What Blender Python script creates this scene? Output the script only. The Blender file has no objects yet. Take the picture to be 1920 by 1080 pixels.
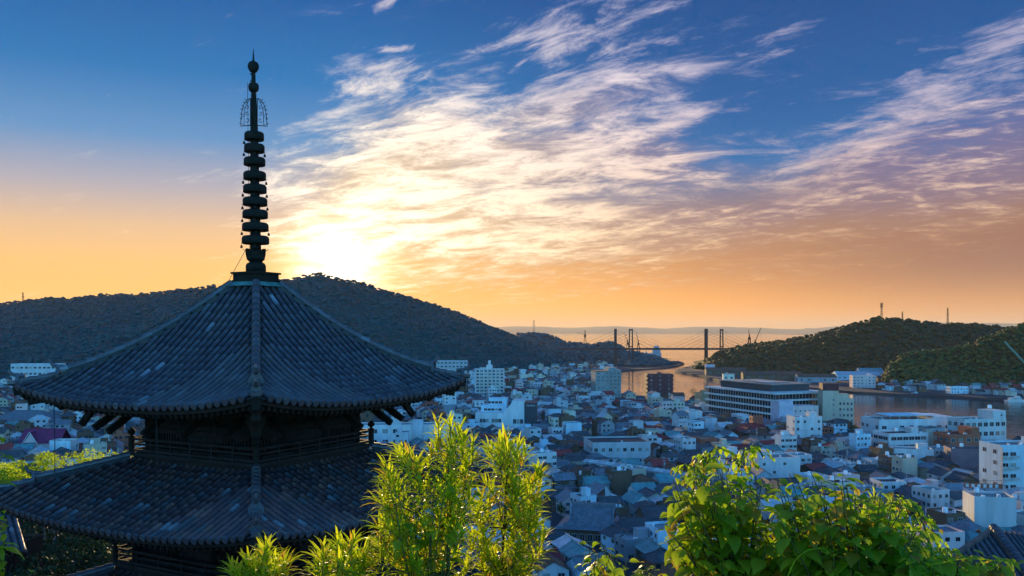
import bpy, bmesh, math, random
import numpy as np
from mathutils import Vector, Matrix, Euler
random.seed(7)
R = math.radians
scene = bpy.context.scene
COL = scene.collection

# ------------------------------------------------------------------ camera
CAMZ = 70.0
F = 1600.0                      # focal length in pixels of the 1920 px wide photograph
cam_d = bpy.data.cameras.new('camera')
cam_d.sensor_width = 36.0
cam_d.lens = 36.0 * F / 1920.0
cam_d.shift_y = 82.0 / 1920.0   # horizon lies below the middle of the frame
cam_d.clip_start = 0.2
cam_d.clip_end = 150000
cam = bpy.data.objects.new('camera', cam_d)
cam.location = (0, 0, CAMZ)
cam.rotation_euler = (R(90), 0, 0)
COL.objects.link(cam)
scene.camera = cam

def W(x, y, d):
    """point at distance d that the photograph shows at pixel x, y"""
    return Vector((d * (x - 960) / F, d, CAMZ - (y - 622) * d / F))

def G(x, y, z=3.0):
    """point of the plane at height z that the photograph shows at pixel x, y"""
    return W(x, y, (CAMZ - z) * F / (y - 622))

# ------------------------------------------------------------------ render settings
scene.render.engine = 'CYCLES'
cy = scene.cycles
cy.use_denoising = True
cy.use_adaptive_sampling = True
cy.adaptive_threshold = 0.03
cy.max_bounces = 6
cy.diffuse_bounces = 2
cy.glossy_bounces = 2
cy.transmission_bounces = 4
cy.transparent_max_bounces = 8
cy.volume_bounces = 0
cy.sample_clamp_indirect = 4.0
vs = scene.view_settings
vs.view_transform = 'Standard'
vs.look = 'None'
vs.exposure = 0.5
vs.gamma = 1.0
vs.use_curve_mapping = False

# ------------------------------------------------------------------ sun
SUN_AZ, SUN_EL = math.atan((635 - 960) / F), R(5.5)
sdir = Vector((math.sin(SUN_AZ) * math.cos(SUN_EL), math.cos(SUN_AZ) * math.cos(SUN_EL), math.sin(SUN_EL)))
sun_d = bpy.data.lights.new('sun', 'SUN')
sun_d.energy = 5.0
sun_d.color = (1.0, 0.70, 0.33)
sun_d.angle = R(0.5)
sun = bpy.data.objects.new('sun', sun_d)
sun.rotation_euler = (-sdir).to_track_quat('-Z', 'Y').to_euler()
sun.location = (-200, 900, 400)
COL.objects.link(sun)

# ------------------------------------------------------------------ node helper
def lin(r, g, b):
    f = lambda c: ((c / 255.0 + 0.055) / 1.055) ** 2.4 if c > 10 else c / 255.0 / 12.92
    return (f(r), f(g), f(b), 1.0)

class NT:
    def __init__(self, tree):
        self.t = tree
    def node(self, typ, **kw):
        n = self.t.nodes.new(typ)
        for k, v in kw.items():
            setattr(n, k, v)
        return n
    def put(self, sock, v):
        if isinstance(v, bpy.types.NodeSocket):
            self.t.links.new(v, sock)
        elif v is not None:
            sock.default_value = v
    def m(self, op, a, b=None, c=None, clamp=False):
        n = self.node('ShaderNodeMath', operation=op, use_clamp=clamp)
        self.put(n.inputs[0], a); self.put(n.inputs[1], b)
        if c is not None: self.put(n.inputs[2], c)
        return n.outputs[0]
    def add(self, *a):
        r = a[0]
        for q in a[1:]: r = self.m('ADD', r, q)
        return r
    def mul(self, *a):
        r = a[0]
        for q in a[1:]: r = self.m('MULTIPLY', r, q)
        return r
    def sub(self, a, b): return self.m('SUBTRACT', a, b)
    def smooth(self, v, lo, hi, tlo=0.0, thi=1.0):
        n = self.node('ShaderNodeMapRange', interpolation_type='SMOOTHSTEP')
        self.put(n.inputs['Value'], v)
        n.inputs['From Min'].default_value = lo; n.inputs['From Max'].default_value = hi
        n.inputs['To Min'].default_value = tlo; n.inputs['To Max'].default_value = thi
        return n.outputs[0]
    def mix(self, f, a, b, blend='MIX', clamp=False):
        n = self.node('ShaderNodeMix', data_type='RGBA', blend_type=blend)
        n.clamp_factor = True
        self.put(n.inputs['Factor'], f)
        self.put(n.inputs['A'], a) if False else None
        ia = [i for i in n.inputs if i.name == 'A' and i.type == 'RGBA'][0]
        ib = [i for i in n.inputs if i.name == 'B' and i.type == 'RGBA'][0]
        self.put(ia, a); self.put(ib, b)
        return [o for o in n.outputs if o.type == 'RGBA'][0]
    def ramp(self, v, stops, interp='LINEAR'):
        n = self.node('ShaderNodeValToRGB')
        cr = n.color_ramp; cr.interpolation = interp
        while len(cr.elements) > 1: cr.elements.remove(cr.elements[-1])
        cr.elements[0].position = stops[0][0]; cr.elements[0].color = stops[0][1]
        for p, c in stops[1:]:
            e = cr.elements.new(p); e.color = c
        self.put(n.inputs[0], v)
        return n.outputs[0]
    def noise(self, vec, scale, detail=6, rough=0.55, dist=0.0, w=None):
        n = self.node('ShaderNodeTexNoise')
        self.put(n.inputs['Vector'], vec)
        n.inputs['Scale'].default_value = scale; n.inputs['Detail'].default_value = detail
        n.inputs['Roughness'].default_value = rough; n.inputs['Distortion'].default_value = dist
        return n.outputs[0]
    def comb(self, x, y, z=0.0):
        n = self.node('ShaderNodeCombineXYZ')
        self.put(n.inputs[0], x); self.put(n.inputs[1], y); self.put(n.inputs[2], z)
        return n.outputs[0]
    def sep(self, v):
        n = self.node('ShaderNodeSeparateXYZ'); self.put(n.inputs[0], v)
        return n.outputs

# ------------------------------------------------------------------ sky
world = bpy.data.worlds.new('World')
scene.world = world
world.use_nodes = True
wt = world.node_tree
wt.nodes.clear()
q = NT(wt)
tc = q.node('ShaderNodeTexCoord')
dirv = tc.outputs['Generated']
dx, dy, dz = q.sep(dirv)
DEG = 57.29578
az = q.mul(q.m('ARCTAN2', dx, dy), DEG)            # degrees, 0 towards the channel, positive to the right
el = q.mul(q.m('ARCSINE', dz), DEG)                # degrees above the horizon
def AE(x, y):
    a = math.atan((x - 960) / F)
    return a * DEG, math.atan((622 - y) / F * math.cos(a)) * DEG
ela = q.m('MAXIMUM', el, 0.0)
# clear air: orange at the horizon, through pale peach to blue
elf = q.m('DIVIDE', ela, 45.0, clamp=True)
def st(e, *c): return (e / 45.0, lin(*c))
left_c = q.ramp(elf, [st(0, 255, 184, 70), st(2.5, 254, 190, 94), st(4.5, 248, 195, 122), st(6.5, 230, 192, 154), st(9, 178, 176, 192),
                      st(12, 96, 152, 208), st(16, 20, 120, 194), st(21, 0, 93, 172), st(34, 0, 82, 164), st(45, 8, 84, 168)])
right_c = q.ramp(elf, [st(0, 255, 172, 40), st(2.0, 250, 166, 58), st(4, 218, 148, 82), st(6.5, 182, 138, 112), st(8.6, 128, 124, 150),
                       st(11, 30, 112, 182), st(14, 0, 96, 170), st(18, 0, 86, 160), st(22, 0, 76, 148), st(34, 0, 78, 158), st(45, 8, 84, 168)])
midr = q.smooth(az, -14.0, 16.0)
base = q.mix(midr, left_c, right_c)
# the far right of the horizon is duller
dull = q.mul(q.smooth(az, 4.0, 32.0), q.smooth(el, 11.0, 5.0), q.smooth(el, 0.0, 4.5, 0.45, 1.0))
base = q.mix(q.mul(dull, 0.92), base, lin(146, 104, 90))
# glow round the low sun
def gauss(x, y, rx, ry, rot=0.0):
    a0, e0 = AE(x, y)
    k = 0.0335                                     # degrees per pixel
    da, de = q.sub(az, a0), q.sub(el, e0)
    c, s = math.cos(R(rot)), math.sin(R(rot))
    u = q.add(q.mul(da, c / (rx * k)), q.mul(de, s / (rx * k)))
    v = q.sub(q.mul(de, c / (ry * k)), q.mul(da, s / (ry * k)))
    return q.m('EXPONENT', q.mul(q.add(q.mul(u, u), q.mul(v, v)), -1.0))
sunx, suny = 640, 500
vd = q.node('ShaderNodeVectorMath', operation='DOT_PRODUCT')
q.put(vd.inputs[0], dirv); vd.inputs[1].default_value = Vector((math.sin(SUN_AZ)*math.cos(R(4.1)), math.cos(SUN_AZ)*math.cos(R(4.1)), math.sin(R(4.1))))   # brightest part of the aureole, low over the ridge
sang = q.mul(q.m('ARCCOSINE', q.m('MINIMUM', vd.outputs['Value'], 0.99999)), DEG)
glow_w = q.mul(q.m('EXPONENT', q.mul(sang, -1 / 7.0)), q.smooth(el, 13.0, 5.0))
glow_n = q.m('EXPONENT', q.mul(q.mul(sang, sang), -1 / 6.0))
# ---- clouds: thin high cloud, textured on a flat layer overhead so that it shrinks towards the horizon
den = q.add(q.m('MAXIMUM', dz, 0.0), 0.24)
px_, py_ = q.m('DIVIDE', dx, den), q.m('DIVIDE', dy, den)
def layer(rot, sx, sy, ox=0.0):
    c, s = math.cos(R(rot)), math.sin(R(rot))
    u = q.add(q.mul(px_, c * sx), q.mul(py_, s * sx))
    v = q.sub(q.mul(py_, c * sy), q.mul(px_, s * sy))
    return q.comb(u, v, ox)
def nz(rot, sx, sy, ox, scale, detail=8, rough=0.6, dist=0.6):
    return q.noise(layer(rot, sx, sy, ox), scale, detail, rough, dist)
n_big = nz(-25, 0.8, 1.2, 20.3, 2.2, 3, 0.5, 0.6)
n_fan = nz(-15, 1.0, 2.0, 1.3, 4.4, 7, 0.70, 0.35)
n_fine = nz(-40, 1.0, 2.3, 5.1, 5.6, 7, 0.72, 0.35)
n_band = nz(-38, 1.0, 2.6, 9.4, 4.2, 6, 0.68, 0.35)
n_rip = nz(-18, 1.3, 2.6, 12.7, 9.5, 5, 0.66, 0.4)
def cloud(mask, noise_, k, lo, hi):
    return q.smooth(q.add(mask, q.mul(q.sub(noise_, 0.5), k)), lo, hi)
def summ(*g):
    r = g[0]
    for x in g[1:]: r = q.m('MAXIMUM', r, x)
    return r
m_fan = summ(gauss(760, 330, 250, 135, 22), gauss(650, 450, 150, 110), gauss(1010, 300, 400, 100, 3), gauss(900, 410, 330, 95, 0),
             gauss(1210, 300, 250, 80, -3), q.mul(gauss(1060, 210, 300, 60, 14), 0.8))
gap = q.sub(1.0, q.mul(summ(gauss(1420, 335, 110, 50, 20), gauss(1480, 240, 200, 70, 20)), 0.75))
m_fan = q.mul(m_fan, gap)
c_fan = cloud(m_fan, q.add(q.mul(n_fan, 0.75), q.mul(n_big, 0.25)), 2.1, 0.14, 0.85)
m_wisp = summ(gauss(1110, 60, 260, 90, 14), gauss(1060, 165, 280, 50, 20), gauss(740, 165, 110, 60, 12), q.mul(gauss(960, 235, 400, 60, 8), 0.9),
              q.mul(gauss(1270, 225, 80, 24, 14), 1.2), gauss(1290, 135, 70, 22, -8), q.mul(gauss(730, 92, 60, 16, 8), 0.9), q.mul(gauss(725, 8, 40, 18, 25), 1.0),
              q.mul(gauss(1400, 100, 140, 40, 20), 0.7))
c_wisp = cloud(q.mul(m_wisp, 0.92), n_fine, 2.8, 0.44, 1.25)
m_band = summ(gauss(1540, 345, 480, 80, 17), gauss(1880, 290, 360, 110, 14), gauss(1290, 425, 340, 60, 8), gauss(1150, 430, 230, 55))
m_band = q.mul(m_band, gap)
c_band = cloud(m_band, q.add(q.mul(n_band, 0.7), q.mul(n_rip, 0.3)), 1.7, 0.22, 0.95)
m_top = summ(gauss(1780, 165, 320, 58, 35), gauss(1640, 245, 230, 70, 30), q.mul(gauss(1890, 90, 150, 70, 38), 0.95), gauss(1540, 290, 190, 45, 24))
c_top = cloud(q.mul(m_top, 0.85), n_fine, 2.4, 0.42, 1.15)
m_low = summ(gauss(1160, 470, 360, 40, 3), q.mul(gauss(860, 520, 300, 36), 0.8), q.mul(gauss(1350, 515, 560, 34, 6), 0.7), q.mul(gauss(560, 465, 80, 24), 0.9))
c_low = cloud(q.mul(m_low, 0.8), n_rip, 1.7, 0.30, 1.0)
# the rest of the sky, outside the picture, carries the same thin cloud
m_out = q.mul(q.smooth(q.m('ABSOLUTE', az), 40.0, 60.0), q.smooth(el, 3.0, 12.0))
m_out = q.m('MAXIMUM', m_out, q.smooth(el, 27.0, 45.0))
c_out = q.mul(q.smooth(n_band, 0.50, 0.75), m_out, 0.6)
# colours the clouds take from the low sun: cream close to it, peach low down, lilac high and far
c_lo, c_mid, c_hi = lin(255, 196, 128), lin(238, 200, 178), lin(196, 184, 214)
ccol = q.ramp(elf, [st(0, 255, 190, 100), st(4, 252, 196, 128), st(7, 252, 212, 172), st(10, 248, 218, 206), st(15, 232, 218, 236), st(22, 212, 208, 240)])
shade = q.ramp(elf, [st(0, 220, 152, 86), st(5, 178, 132, 108), st(8, 136, 114, 136), st(12, 108, 110, 162), st(20, 84, 112, 180)])
near = q.m('EXPONENT', q.mul(q.mul(sang, sang), -1 / 240.0))
ccol = q.mix(q.mul(near, 1.1), ccol, (1.6, 1.4, 1.1, 1))
shade = q.mix(q.mul(near, 0.95), shade, (0.98, 0.72, 0.42, 1))
tex = q.smooth(n_fan, 0.36, 0.60)
texb = q.smooth(q.add(q.mul(n_rip, 0.5), q.mul(n_band, 0.5)), 0.46, 0.70)
sky = base
fan_col = q.mix(tex, shade, ccol)
band_col = q.mix(texb, shade, ccol)
sky = q.mix(q.mul(c_out, 0.8), sky, ccol)
sky = q.mix(q.mul(c_low, 0.85), sky, q.mix(0.45, band_col, shade))
sky = q.mix(q.mul(c_band, 0.92), sky, band_col)
sky = q.mix(q.mul(c_top, 0.62), sky, ccol)
sky = q.mix(q.mul(c_wisp, 0.70), sky, ccol)
sky = q.mix(q.mul(c_fan, 0.93), sky, fan_col)
sky = q.mix(q.m('MULTIPLY', glow_w, 0.55, clamp=True), sky, (1.05, 0.72, 0.40, 1), 'ADD') if False else sky
core = q.smooth(sang, 0.55, 0.25)
sky = q.mix(core, sky, (6.0, 4.2, 2.0, 1))
gl = q.mix(glow_n, (0, 0, 0, 1), (1.5, 1.2, 0.75, 1))
gl2 = q.mix(glow_w, (0, 0, 0, 1), (0.18, 0.10, 0.03, 1))
sky = q.mix(1.0, sky, gl, 'ADD')
sky = q.mix(1.0, sky, gl2, 'ADD')
# the air below (see haze) dims what lies behind it, so the open sky above it is brighter towards the horizon
lowgain = q.add(1.0, q.mul(q.m('EXPONENT', q.mul(ela, -1 / 3.0)), 0.55))
sky = q.mix(1.0, sky, q.comb(lowgain, q.mul(lowgain, 0.97), q.mul(lowgain, 0.92)), 'MULTIPLY')
# away from the sun the plain daylight sky takes over
nis = q.node('ShaderNodeTexSky', sky_type='NISHITA', sun_disc=False)
nis.sun_elevation = SUN_EL
nis.sun_rotation = SUN_AZ
nis.altitude = 70
nis.air_density = 1.0; nis.dust_density = 0.3; nis.ozone_density = 2.5
nisc = q.mix(1.0, nis.outputs[0], (0.40, 0.98, 1.42, 1), 'MULTIPLY')
nisc = q.mix(1.0, nisc, (0.62, 0.62, 0.62, 1), 'MULTIPLY')
back = q.smooth(sang, 48.0, 110.0)
sky = q.mix(back, sky, nisc)
bg = q.node('ShaderNodeBackground')
q.put(bg.inputs['Color'], sky)
bg.inputs['Strength'].default_value = 0.72
wo = q.node('ShaderNodeOutputWorld')
wt.links.new(bg.outputs[0], wo.inputs['Surface'])
world.cycles.sampling_method = 'MANUAL'
world.cycles.sample_map_resolution = 512
# ------------------------------------------------------------------ object helpers
def tag(o, label=None, cat=None, group=None, kind=None):
    if label: o['label'] = label
    if cat: o['category'] = cat
    if group: o['group'] = group
    if kind: o['kind'] = kind
    return o
def link(o, parent=None):
    COL.objects.link(o)
    if parent is not None: o.parent = parent
    return o
def empty(name, loc=(0, 0, 0), rz=0.0, parent=None):
    o = bpy.data.objects.new(name, None)
    o.empty_display_size = 0.5
    o.location = loc; o.rotation_euler = (0, 0, rz)
    return link(o, parent)
def mesh_np(name, verts, faces, mats=(), smooth=False, midx=None):
    """mesh from numpy arrays; faces is an (n, k) array or a list of such arrays"""
    me = bpy.data.meshes.new(name)
    if not isinstance(faces, (list, tuple)): faces = [faces]
    faces = [np.asarray(f, dtype=np.int32) for f in faces if len(f)]
    verts = np.asarray(verts, dtype=np.float32)
    me.vertices.add(len(verts)); me.vertices.foreach_set('co', verts.ravel())
    nl = sum(f.size for f in faces); nf = sum(len(f) for f in faces)
    me.loops.add(nl); me.polygons.add(nf)
    me.loops.foreach_set('vertex_index', np.concatenate([f.ravel() for f in faces]))
    starts = []; s = 0
    for f in faces:
        starts.append(s + np.arange(len(f)) * f.shape[1]); s += f.size
    me.polygons.foreach_set('loop_start', np.concatenate(starts).astype(np.int32))
    for m in mats: me.materials.append(m)
    if midx is not None: me.polygons.foreach_set('material_index', np.asarray(midx, dtype=np.int32))
    me.update(calc_edges=True)
    if smooth: me.polygons.foreach_set('use_smooth', np.ones(nf, dtype=bool))
    me.validate()
    return me
def obj_np(name, verts, faces, mats, parent=None, smooth=False, midx=None):
    if not isinstance(mats, (list, tuple)): mats = [mats]
    return link(bpy.data.objects.new(name, mesh_np(name, verts, faces, mats, smooth, midx)), parent)

class MB:
    """collects shapes into one mesh; every shape carries a material slot"""
    def __init__(self): self.v = []; self.f = []; self.m = []
    def quad(self, a, b, c, d, mi=0):
        n = len(self.v); self.v += [tuple(a), tuple(b), tuple(c), tuple(d)]; self.f.append((n, n+1, n+2, n+3)); self.m.append(mi)
    def poly(self, pts, mi=0):
        n = len(self.v); self.v += [tuple(p) for p in pts]; self.f.append(tuple(range(n, n+len(pts)))); self.m.append(mi)
    def box(self, x0, x1, y0, y1, z0, z1, mi=0, M=None):
        p = [(x0,y0,z0),(x1,y0,z0),(x1,y1,z0),(x0,y1,z0),(x0,y0,z1),(x1,y0,z1),(x1,y1,z1),(x0,y1,z1)]
        if M is not None: p = [tuple(M @ Vector(q_)) for q_ in p]
        n = len(self.v); self.v += p
        for f in ((0,3,2,1),(4,5,6,7),(0,1,5,4),(1,2,6,5),(2,3,7,6),(3,0,4,7)):
            self.f.append(tuple(n+i for i in f)); self.m.append(mi)
    def bar(self, a, b, w, h=None, mi=0, up=(0,0,1)):
        """square bar from a to b"""
        a, b = Vector(a), Vector(b); h = h or w
        d = (b-a); L = d.length
        if L < 1e-6: return
        d.normalize(); upv = Vector(up)
        s = d.cross(upv)
        if s.length < 1e-4: s = d.cross(Vector((1,0,0)))
        s.normalize(); t = s.cross(d)
        n = len(self.v)
        for q_ in (a, b):
            for (i, j) in ((-1,-1),(1,-1),(1,1),(-1,1)):
                self.v.append(tuple(q_ + s*i*w/2 + t*j*h/2))
        for f in ((0,1,2,3),(7,6,5,4),(0,4,5,1),(1,5,6,2),(2,6,7,3),(3,7,4,0)):
            self.f.append(tuple(n+i for i in f)); self.m.append(mi)
    def tube(self, pts, rad, seg=6, mi=0, caps=True):
        pts = [Vector(p) for p in pts]
        if not isinstance(rad, (list, tuple)): rad = [rad]*len(pts)
        n0 = len(self.v); k = len(pts)
        for i, p in enumerate(pts):
            d = (pts[min(i+1,k-1)]-pts[max(i-1,0)]).normalized()
            s = d.cross(Vector((0,0,1)))
            if s.length < 0.05: s = d.cross(Vector((1,0,0)))
            s.normalize(); t = s.cross(d)
            for j in range(seg):
                a = 2*math.pi*j/seg
                self.v.append(tuple(p + (s*math.cos(a)+t*math.sin(a))*rad[i]))
        for i in range(k-1):
            for j in range(seg):
                j2 = (j+1) % seg
                self.f.append((n0+i*seg+j, n0+i*seg+j2, n0+(i+1)*seg+j2, n0+(i+1)*seg+j)); self.m.append(mi)
        if caps:
            self.f.append(tuple(n0+j for j in reversed(range(seg)))); self.m.append(mi)
            self.f.append(tuple(n0+(k-1)*seg+j for j in range(seg))); self.m.append(mi)
    def lathe(self, prof, seg=20, mi=0, c=(0,0,0), lean=(0,0)):
        """prof: list of (radius, z)"""
        n0 = len(self.v); k = len(prof)
        for (r_, z) in prof:
            for j in range(seg):
                a = 2*math.pi*j/seg
                self.v.append((c[0]+lean[0]*z+r_*math.cos(a), c[1]+lean[1]*z+r_*math.sin(a), c[2]+z))
        for i in range(k-1):
            for j in range(seg):
                j2 = (j+1) % seg
                self.f.append((n0+i*seg+j, n0+i*seg+j2, n0+(i+1)*seg+j2, n0+(i+1)*seg+j)); self.m.append(mi)
        self.f.append(tuple(n0+j for j in reversed(range(seg)))); self.m.append(mi)
        self.f.append(tuple(n0+(k-1)*seg+j for j in range(seg))); self.m.append(mi)
    def mesh(self, name, mats, smooth=False):
        me = bpy.data.meshes.new(name)
        me.from_pydata(self.v, [], self.f)
        for m in (mats if isinstance(mats, (list, tuple)) else [mats]): me.materials.append(m)
        me.polygons.foreach_set('material_index', self.m)
        if smooth: me.polygons.foreach_set('use_smooth', [True]*len(self.f))
        me.update()
        return me
    def build(self, name, mats, parent=None, smooth=False):
        return link(bpy.data.objects.new(name, self.mesh(name, mats, smooth)), parent)

# ------------------------------------------------------------------ materials
MATS = {}
def pmat(name, col, rough=0.8, var=0.25, scale=1.0, bump=0.0, bscale=None, metal=0.0, spec=0.3, col2=None, rnd=0.0, streak=False):
    """principled material whose colour wanders with noise; rnd shifts it from object to object"""
    if name in MATS: return MATS[name]
    m = bpy.data.materials.new(name); m.use_nodes = True
    t = m.node_tree; b = t.nodes['Principled BSDF']
    n = NT(t)
    tcn = n.node('ShaderNodeTexCoord')
    v = tcn.outputs['Object']
    if streak:
        mpn = n.node('ShaderNodeMapping'); mpn.inputs['Scale'].default_value = (1.0, 1.0, 0.16); t.links.new(v, mpn.inputs['Vector'])
        nz_ = n.noise(mpn.outputs[0], scale, 5, 0.65)
    else: nz_ = n.noise(v, scale, 5, 0.6)
    c1 = tuple(min(1, c*(1-var)) for c in col[:3])+(1,)
    c2 = (tuple(min(1, c*(1+var)) for c in col[:3])+(1,)) if col2 is None else tuple(col2[:3])+(1,)
    cc = n.mix(n.smooth(nz_, 0.32, 0.68), c1, c2)
    if rnd:
        oi = n.node('ShaderNodeObjectInfo')
        k = n.add(n.mul(oi.outputs['Random'], 2*rnd), 1-rnd)
        hsv = n.node('ShaderNodeHueSaturation')
        n.put(hsv.inputs['Color'], cc); n.put(hsv.inputs['Value'], k)
        cc = hsv.outputs[0]
    n.put(b.inputs['Base Color'], cc)
    b.inputs['Roughness'].default_value = rough
    b.inputs['Metallic'].default_value = metal
    b.inputs['Specular IOR Level'].default_value = spec
    if bump:
        bp = n.node('ShaderNodeBump'); bp.inputs['Strength'].default_value = bump
        bp.inputs['Distance'].default_value = 0.05
        n.put(bp.inputs['Height'], n.noise(v, bscale or scale*6, 5, 0.65))
        t.links.new(bp.outputs[0], b.inputs['Normal'])
    MATS[name] = m
    return m

def foliage_mat(name, dark, light, scale, trans=0.0, rough=0.7, tcol=None, odd=None):
    if name in MATS: return MATS[name]
    m = bpy.data.materials.new(name); m.use_nodes = True
    t = m.node_tree; t.nodes.clear(); n = NT(t)
    g = n.node('ShaderNodeNewGeometry')
    tcn = n.node('ShaderNodeTexCoord')
    nz_ = n.noise(tcn.outputs['Object'], scale, 4, 0.6)
    f = n.m('ADD', n.mul(g.outputs['Random Per Island'], 0.6), n.mul(nz_, 0.5), clamp=True)
    oi = n.node('ShaderNodeObjectInfo')
    f = n.m('ADD', f, n.mul(n.sub(oi.outputs['Random'], 0.5), 0.3), clamp=True)
    cc = n.mix(f, dark, light)
    if odd:                                          # a few yellowed or reddish leaves
        k = n.m('FRACT', n.add(n.mul(g.outputs['Random Per Island'], 13.7), n.mul(oi.outputs['Random'], 5.3)))
        pick = n.m('GREATER_THAN', k, 0.90)
        cc = n.mix(n.mul(pick, 0.8), cc, odd)
        spot = n.smooth(n.noise(g.outputs['Position'], 60.0, 3, 0.6), 0.62, 0.72, 0.0, 0.6)
        cc = n.mix(spot, cc, tuple(c*0.35 for c in odd[:3])+(1,))
    d = n.node('ShaderNodeBsdfPrincipled')
    n.put(d.inputs['Base Color'], cc); d.inputs['Roughness'].default_value = rough
    d.inputs['Specular IOR Level'].default_value = 0.25
    out = n.node('ShaderNodeOutputMaterial')
    if trans > 0:
        tr = n.node('ShaderNodeBsdfTranslucent')
        tc_ = n.mix(f, tcol[0], tcol[1]) if tcol else cc
        if odd: tc_ = n.mix(n.mul(pick, 0.8), tc_, tuple(min(1, c*2.2) for c in odd[:3])+(1,))
        n.put(tr.inputs['Color'], tc_)
        mx = n.node('ShaderNodeMixShader'); mx.inputs[0].default_value = trans
        t.links.new(d.outputs[0], mx.inputs[1]); t.links.new(tr.outputs[0], mx.inputs[2])
        t.links.new(mx.outputs[0], out.inputs[0])
    else:
        t.links.new(d.outputs[0], out.inputs[0])
    MATS[name] = m
    return m

# ------------------------------------------------------------------ water
wm = bpy.data.materials.new('sea_water'); wm.use_nodes = True
n = NT(wm.node_tree); b = wm.node_tree.nodes['Principled BSDF']
b.inputs['Base Color'].default_value = (0.02, 0.045, 0.06, 1)
b.inputs['Roughness'].default_value = 0.08
b.inputs['IOR'].default_value = 1.33
tcn = n.node('ShaderNodeTexCoord')
mp = n.node('ShaderNodeMapping'); mp.inputs['Scale'].default_value = (0.35, 1.0, 1.0); mp.inputs['Rotation'].default_value = (0, 0, R(-12))
wm.node_tree.links.new(tcn.outputs['Object'], mp.inputs['Vector'])
h1 = n.noise(mp.outputs[0], 0.16, 5, 0.6, 0.3)
h2 = n.noise(mp.outputs[0], 0.035, 3, 0.5, 0.5)
patch = n.smooth(n.noise(mp.outputs[0], 0.006, 3, 0.5), 0.35, 0.65, 0.35, 1.0)
bp = n.node('ShaderNodeBump'); bp.inputs['Strength'].default_value = 0.36; bp.inputs['Distance'].default_value = 0.9
n.put(bp.inputs['Height'], n.mul(n.add(h1, n.mul(h2, 1.8)), patch))
wm.node_tree.links.new(bp.outputs[0], b.inputs['Normal'])
w_ = MB(); w_.quad((-85000, -380, 0), (85000, -380, 0), (85000, 68000, 0), (-85000, 68000, 0))
tag(w_.build('sea', wm), kind='structure')

# ------------------------------------------------------------------ flat land
ground_m = pmat('town_ground', (0.045, 0.046, 0.05), 0.9, 0.3, 0.02)
quay_m = pmat('quay_concrete', (0.3, 0.29, 0.27), 0.9, 0.25, 0.2)
def land(name, pts, z, mat):
    bm = bmesh.new()
    vs_ = [bm.verts.new((p[0], p[1], z)) for p in pts]
    f = bm.faces.new(vs_)
    if f.normal.z < 0: f.normal_flip()
    r = bmesh.ops.extrude_face_region(bm, geom=[f])
    for v in r['geom']:
        if isinstance(v, bmesh.types.BMVert): v.co.z = z
    for v in vs_: v.co.z = -2.0
    bmesh.ops.triangulate(bm, faces=[f_ for f_ in bm.faces if len(f_.verts) > 4])
    me = bpy.data.meshes.new(name); bm.to_mesh(me); bm.free()
    me.materials.append(mat)
    o = link(bpy.data.objects.new(name, me))
    return tag(o, kind='structure')
def gp(x, y, z=2.2):
    p = G(x, y, z); return (p.x, p.y)
town_shore = [(3200, 880), (2300, 835), (1960, 818), (1860, 814), (1800, 812), (1780, 808), (1700, 806), (1640, 804), (1600, 798), (1540, 786), (1440, 771), (1345, 758), (1300, 753), (1262, 749),
              (1205, 741), (1160, 737), (1135, 722), (1138, 704), (1165, 695), (1205, 691.5), (1250, 689), (1272, 685), (1283, 681), (1276, 678), (1245, 675.5), (1238, 669), (1222, 663)]
pts = [gp(*p) for p in town_shore] + [(400, 3600), (-2600, 3600), (-2600, -60), (1000, -60)]
land('town_ground', pts, 2.2, ground_m)
isle_shore = [(3600, 790), (2300, 760), (1920, 749), (1750, 741), (1600, 734), (1540, 728), (1400, 717), (1350, 712.5), (1330, 707), (1290, 700), (1266, 695.5), (1275, 691), (1300, 684), (1330, 677), (1350, 668), (1375, 659)]
pts = [gp(*p) for p in isle_shore] + [(1500, 3300), (4500, 3000)]
land('island_ground', pts, 2.2, ground_m)

# ------------------------------------------------------------------ hills
ICO1 = None
def ico(sub):
    bm = bmesh.new(); bmesh.ops.create_icosphere(bm, subdivisions=sub, radius=1.0)
    v = np.array([p.co[:] for p in bm.verts]); f = np.array([[q_.index for q_ in fc.verts] for fc in bm.faces]); bm.free()
    return v, f
IV1, IF1 = ico(1)
IV2, IF2 = ico(2)
rng = np.random.default_rng(11)
def blobs(centers, radii, flat=0.62, jag=0.17, base=(IV1, IF1)):
    """rough rounded crowns, one per centre"""
    bv, bf = base
    nb = len(centers); k = len(bv)
    rad = 1 + rng.normal(0, jag, (nb, k)).clip(-0.5, 0.6)
    v = bv[None] * rad[..., None]
    an = rng.uniform(0, 6.28, nb); c, s = np.cos(an)[:, None], np.sin(an)[:, None]
    vx, vy = v[..., 0]*c - v[..., 1]*s, v[..., 0]*s + v[..., 1]*c
    v = np.stack([vx, vy, v[..., 2]*flat], -1) * radii[:, None, None] + centers[:, None, :]
    f = bf[None] + (np.arange(nb)*k)[:, None, None]
    return v.reshape(-1, 3), f.reshape(-1, 3)
def vnoise(x, y, seed=0):
    """smooth value noise on arrays"""
    def h(i, j):
        a = np.sin(i*127.1 + j*311.7 + seed*17.3)*43758.5453
        return a - np.floor(a)
    i, j = np.floor(x), np.floor(y); fx, fy = x-i, y-j
    fx, fy = fx*fx*(3-2*fx), fy*fy*(3-2*fy)
    return (h(i, j)*(1-fx) + h(i+1, j)*fx)*(1-fy) + (h(i, j+1)*(1-fx) + h(i+1, j+1)*fx)*fy - 0.5
soil_m = pmat('hill_undergrowth_haze_blue', (0.004, 0.046, 0.054), 0.95, 0.2, 0.02)  # same blue haze tint painted in as on the crowns
warm_soil_m = pmat('island_undergrowth', (0.022, 0.026, 0.008), 0.95, 0.3, 0.02)
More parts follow.
